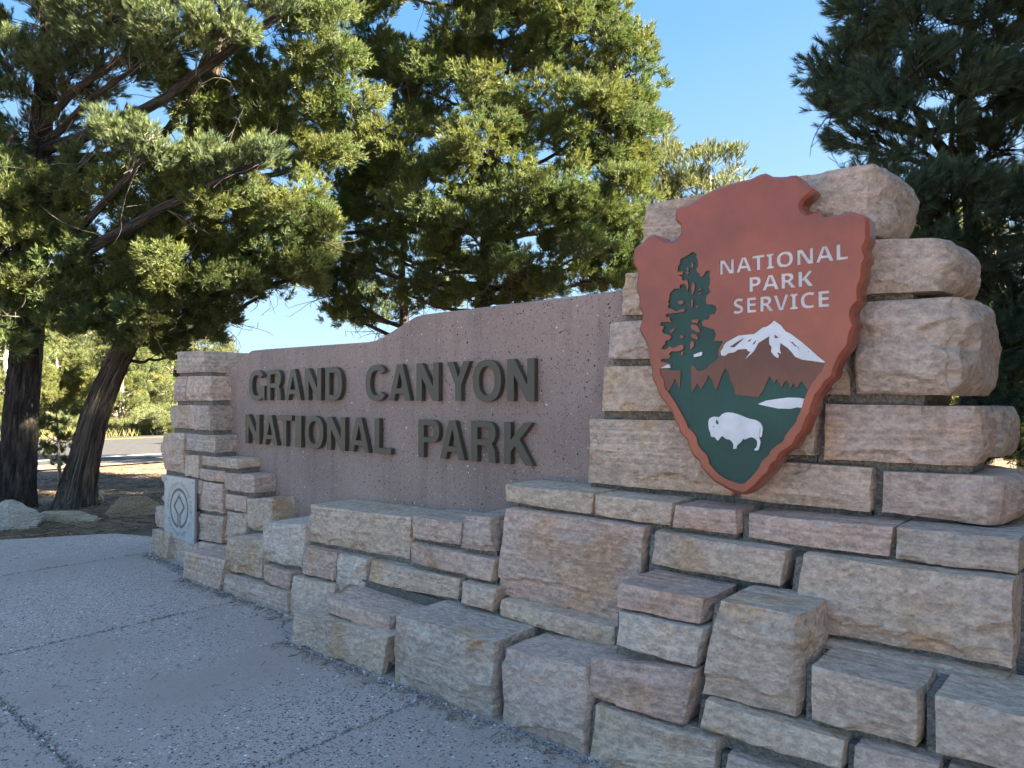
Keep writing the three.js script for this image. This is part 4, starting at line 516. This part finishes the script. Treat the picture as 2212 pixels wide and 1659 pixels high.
// trees and brush across the road: four grown kinds, set out one by one
function farTree(kind, i) {
  const pine = kind === 'pine_tree', t = thing(kind, null, 'tree', [0, 0, 0]), H = 1, b = [];
  const n = pine ? 16 : 14; for (let k = 0; k < n; k++) { const h = pine ? rr(1.6, 6.2) : rr(.9, 4.6), sp = pine ? 1.9 * (1 - (h - 1) / 6.5) + .3 : 1.5 * Math.sin(Math.PI * clamp((h - .2) / 5.2)) + .35, a = R() * 6.28, q = Math.sqrt(R()) * sp; b.push([V(Math.cos(a) * q, h, Math.sin(a) * q), rr(.5, .85), rr(.35, .6), rr(.5, .85), 9]); }
  leaves += growTree(t, { trunk: [[0, -.1, 0, .22], [rr(-.1, .1), 1.5, 0, .17], [rr(-.2, .2), 3.2, rr(-.2, .2), .12], [0, pine ? 6 : 4.4, 0, .03]], bark: i % 2 ? barkRed : barkGrey, seg: 10, tn: 14, far: true, blobs: b, leaf: pine ? TUFT_FAR : SPRAY_FAR, leafMat: pine ? farPine : farLeaf, clump: .34, sprays: pine ? 30 : 16, size: pine ? 1.35 : .9, twr: .016, dead: 1, tones: [[.8, 1, .9], [1.45, 1.25, .75]] });
  return t;
}
const protos = [farTree('juniper_tree', 0), farTree('pine_tree', 1), farTree('juniper_tree', 2), farTree('pine_tree', 3)], placed = [0, 0, 0, 0];
const farLabels = ['round sunlit juniper in the woods across the road', 'sunlit pinyon with reddish trunk across the road', 'bushy yellow green juniper in the woods across the road', 'loose topped sunlit pinyon across the road'];
function putFar(k, px, d, sc = 1, group = 'trees across the road', label = farLabels[k]) {
  const p = at(px, HORIZON, d); let t = protos[k]; if (placed[k]++) { t = protos[k].clone(); t.name = numbered(k % 2 ? 'pine_tree' : 'juniper_tree'); scene.add(t); }
  t.userData = { label, category: 'tree', group }; t.position.set(p.x, -0.05, p.z); t.rotation.y = R() * 6.28; t.scale.set(sc, sc * rr(.92, 1.1), sc);
}
[[3, -40, 36, 1.1], [0, 20, 33, 1], [1, 75, 38, 1], [2, 120, 34, .85], [3, 160, 44, 1], [1, 185, 36, .8], [0, 225, 40, 1], [2, 262, 33.5, .8], [1, 300, 37, .95], [0, 335, 46, 1.1], [2, 375, 41, .9], [3, 420, 47, 1], [0, 455, 52, .95], [1, 495, 56, .95], [2, 540, 50, .85], [0, 585, 60, .95], [3, 625, 66, .9], [2, 655, 58, .72], [1, 690, 72, .8], [0, 730, 70, .8], [2, 50, 55, 1.2], [1, 140, 58, 1.2], [0, 250, 60, 1.2], [3, 350, 64, 1.2], [2, 440, 68, 1.1], [1, 790, 60, .9], [0, 850, 55, .8], [2, 930, 62, .9], [3, -100, 45, 1.2], [1, 0, 60, 1.3], [0, 100, 70, 1.4], [2, 190, 72, 1.4], [3, 300, 75, 1.4], [1, 400, 80, 1.2]].forEach((a) => putFar(...a));
// woods continuing behind the wall to the right, whose shade lies over the sign
const shadeLabel = ['round juniper in the woods behind the right end of the wall', 'pinyon in the woods behind the right end of the wall', 'bushy juniper in the woods behind the right end of the wall', 'loose topped pinyon in the woods behind the right end of the wall'];
[[1, 4.0, -4.2, 1.5], [0, 4.6, -2.0, 1.5], [2, 3.9, 0.5, 1.35], [3, 6.8, -0.4, 1.5], [1, 7.0, -4.6, 1.7], [3, 8.2, -6.8, 1.8], [0, 4.8, -7.4, 1.9], [2, 6.4, 2.0, 1.2], [1, 9.2, -2.6, 1.5], [3, 6.2, -9.2, 1.7], [0, -2.5, -15, 1.1], [2, 9.9, -10, 1.2], [0, -5.6, -15.5, 1.0], [0, 9.4, 0.8, 1.4], [2, -1.25, -10.6, .6]].forEach(([k, x, z, s]) => { putFar(k, 0, 30, s, 'woods behind the right end of the wall', shadeLabel[k]); const o = scene.children[scene.children.length - 1]; const t = o; t.position.set(x, -0.05, z); });
{ // low brush on the far verge
  const mk = () => { const t = thing('sage_bush', null, 'bush'), b = []; for (let k = 0; k < 5; k++) b.push([V(rr(-.6, .6), rr(.25, .7), rr(-.6, .6)), .45, .3, .45, 8]); leaves += growTree(t, { trunk: [[0, -.05, 0, .05], [0, .3, 0, .03], [0, .5, 0, .01]], bark: barkGrey, seg: 6, tn: 6, far: true, blobs: b, leaf: SPRAY_FAR, leafMat: sageLeaf, clump: .22, sprays: 16, size: .7, floor: .05, twr: .008, tones: [[.9, 1, .9], [1.25, 1.2, .8]] }); return t; };
  const pr = mk(); let first = true;
  for (const [px, d, s] of [[340, 29, 1], [365, 30.5, 1.2], [300, 30, .7], [262, 31, .6], [225, 31, .7], [180, 30.5, .8], [150, 32, .9], [105, 30, .8], [60, 31, .9], [395, 33, 1.2], [320, 33, 1.1], [430, 34, 1.1], [20, 30, .8]]) { const p = at(px, HORIZON, d), t = first ? pr : pr.clone(); if (!first) { t.name = numbered('sage_bush'); scene.add(t); } first = false; t.userData = { label: 'pale green brush on the verge across the road', category: 'bush', group: 'brush across the road' }; t.position.set(p.x, -.05, p.z); t.rotation.y = R() * 6; t.scale.setScalar(s); }
}
{ // grassy far verge
  const N = 9000, g = new Soup(); for (let k = 0; k < 4; k++) { const a = k * 1.7, i0 = g.v(Math.cos(a) * .02, 0, Math.sin(a) * .02), i1 = g.v(-Math.cos(a) * .02, 0, -Math.sin(a) * .02), i2 = g.v(Math.sin(a) * .12, .3, Math.cos(a) * .12); g.tri(i0, i1, i2); }
  const im = new THREE.InstancedMesh(g.geo(), leafMat([.19, .20, .07], .3), N), o = new THREE.Object3D(), c = new THREE.Color(); for (let i = 0; i < N; i++) { const x = -29.5 - 22 * R() ** 1.3; o.position.set(x, -.05, rr(-34, 12)); o.rotation.y = R() * 6; o.scale.setScalar(rr(.5, 1.3)); o.updateMatrix(); im.setMatrixAt(i, o.matrix); const k = rr(.7, 1.2); im.setColorAt(i, c.setRGB(k * rr(.9, 1.2), k, k * .9)); }
  im.name = 'verge_grass'; tag(im, 'rough sunlit grass on the verge across the road', 'grass', null, 'stuff'); scene.add(im);
}
// ---------------------------------------------------------------- boulders, litter, fallen leaves
function boulder(w, h, d, seed, pts = 5) { const g = new THREE.IcosahedronGeometry(1, pts * 4), p = g.attributes.position, r = rngOf(seed), pl = []; for (let k = 0; k < 16; k++) pl.push([V(r() - .5, r() - .4, r() - .5).normalize(), .55 + .3 * r()]); const v = V(); for (let i = 0; i < p.count; i++) { v.fromBufferAttribute(p, i); let k = 1; for (const [n, c] of pl) { const q = v.dot(n); if (q > 0.01) k = Math.min(k, c / q); } k *= 1 + .14 * fbm3(v.x * 3.5 + seed, v.y * 5, v.z * 3.5, 5); p.setXYZ(i, v.x * k * w, Math.max(-.12, v.y * k * h), v.z * k * d); g.attributes.uv.setXY(i, v.x * w * 1.5 + v.z * d, v.y * h * 1.5); } g.computeVertexNormals(); return toCreasedNormals(g, .3); }
const rockMats = [[.62, .57, .47], [.60, .48, .33], [.42, .31, .19], [.64, .54, .36]].map((c) => new THREE.MeshStandardMaterial({ color: new THREE.Color().setRGB(...c), map: sand[1].map, bumpMap: sand[1].bump, bumpScale: .02, roughness: 1 }));
for (const [px, py, w, h, d, m, label, a] of [[35, 1128, .42, .30, .32, 0, 'big pale grey boulder at the foot of the dark pine', 0.3], [142, 1117, .42, .13, .20, 1, 'low flat tan rock between the pale boulder and the leaning juniper', -.2], [283, 1105, .38, .23, .26, 2, 'rounded brown boulder next to the low plaque pier', .6], [212, 1078, .12, .21, .14, 3, 'small sunlit cream rock behind the leaning juniper trunk', 0]]) { const p = onY('P', px, py), b = part('boulder', boulder(w, h, d, px + 3), rockMats[m]); b.position.set(p.x, -.03, p.z); b.rotation.y = a + YAW; tag(b, label, 'boulder'); }
{ // needle and twig litter
  const g = new THREE.CylinderGeometry(.0022, .0016, 1, 3).rotateZ(Math.PI / 2), N = 15000, im = new THREE.InstancedMesh(g, new THREE.MeshStandardMaterial({ color: 0xffffff, roughness: 1 }), N), o = new THREE.Object3D(), c = new THREE.Color(); let k = 0;
  while (k < N) { const x = -8.6 - 8.4 * R() ** 1.4, z = rr(-5.5, 3.2); if (x > -8.75 - .45 * clamp(z) - .25 * Math.max(0, z - .5)) continue; const y = Math.abs(x) > 9 ? -.048 + sstep(9.5, 12, -x) * .10 * fbm3(x * .35, z * .35, 3.3) : -.048; o.position.set(x, y + rr(.0, .02), z); o.rotation.set(0, R() * 6.28, rr(-.2, .2)); const L = rr(.04, .15) * (R() < .05 ? 2.5 : 1); o.scale.set(L, L > .2 ? 3 : rr(1, 2), L > .2 ? 3 : rr(1, 2)); o.updateMatrix(); im.setMatrixAt(k, o.matrix); const q = rr(.10, .42); im.setColorAt(k++, c.setRGB(q, q * .74, q * .48)); }
  const drift = new THREE.InstancedMesh(g, im.material, 700); for (let i = 0; i < 700; i++) { const onPave = R() < .35, t = R(), x = onPave ? rr(-8.4, -2) : -7.1 + 5.6 * t, z = onPave ? rr(.9, 3) : (x < -5.95 ? .32 : x < -4 ? .54 : .83) + .10 * R() ** 2; o.position.set(x, .004 + .006 * R(), z); o.rotation.set(0, R() * 6.28, rr(-.1, .1)); const L = rr(.02, .07); o.scale.set(L, rr(.6, 1.1), rr(.6, 1.1)); o.updateMatrix(); drift.setMatrixAt(i, o.matrix); const q = rr(.12, .45); drift.setColorAt(i, c.setRGB(q, q * .76, q * .5)); } drift.name = 'drifted_needles'; tag(drift, 'dry needles scattered on the paving at the wall foot', 'litter', null, 'stuff'); scene.add(drift);
  im.name = 'needle_litter'; tag(im, 'brown pine needle and twig litter under the left trees', 'litter', null, 'stuff'); scene.add(im);
}
console.log('leaf sprays', leaves);
scene.traverse((o) => { if (o.isMesh) { o.castShadow = true; o.receiveShadow = true; } });
renderer.render(scene, camera);
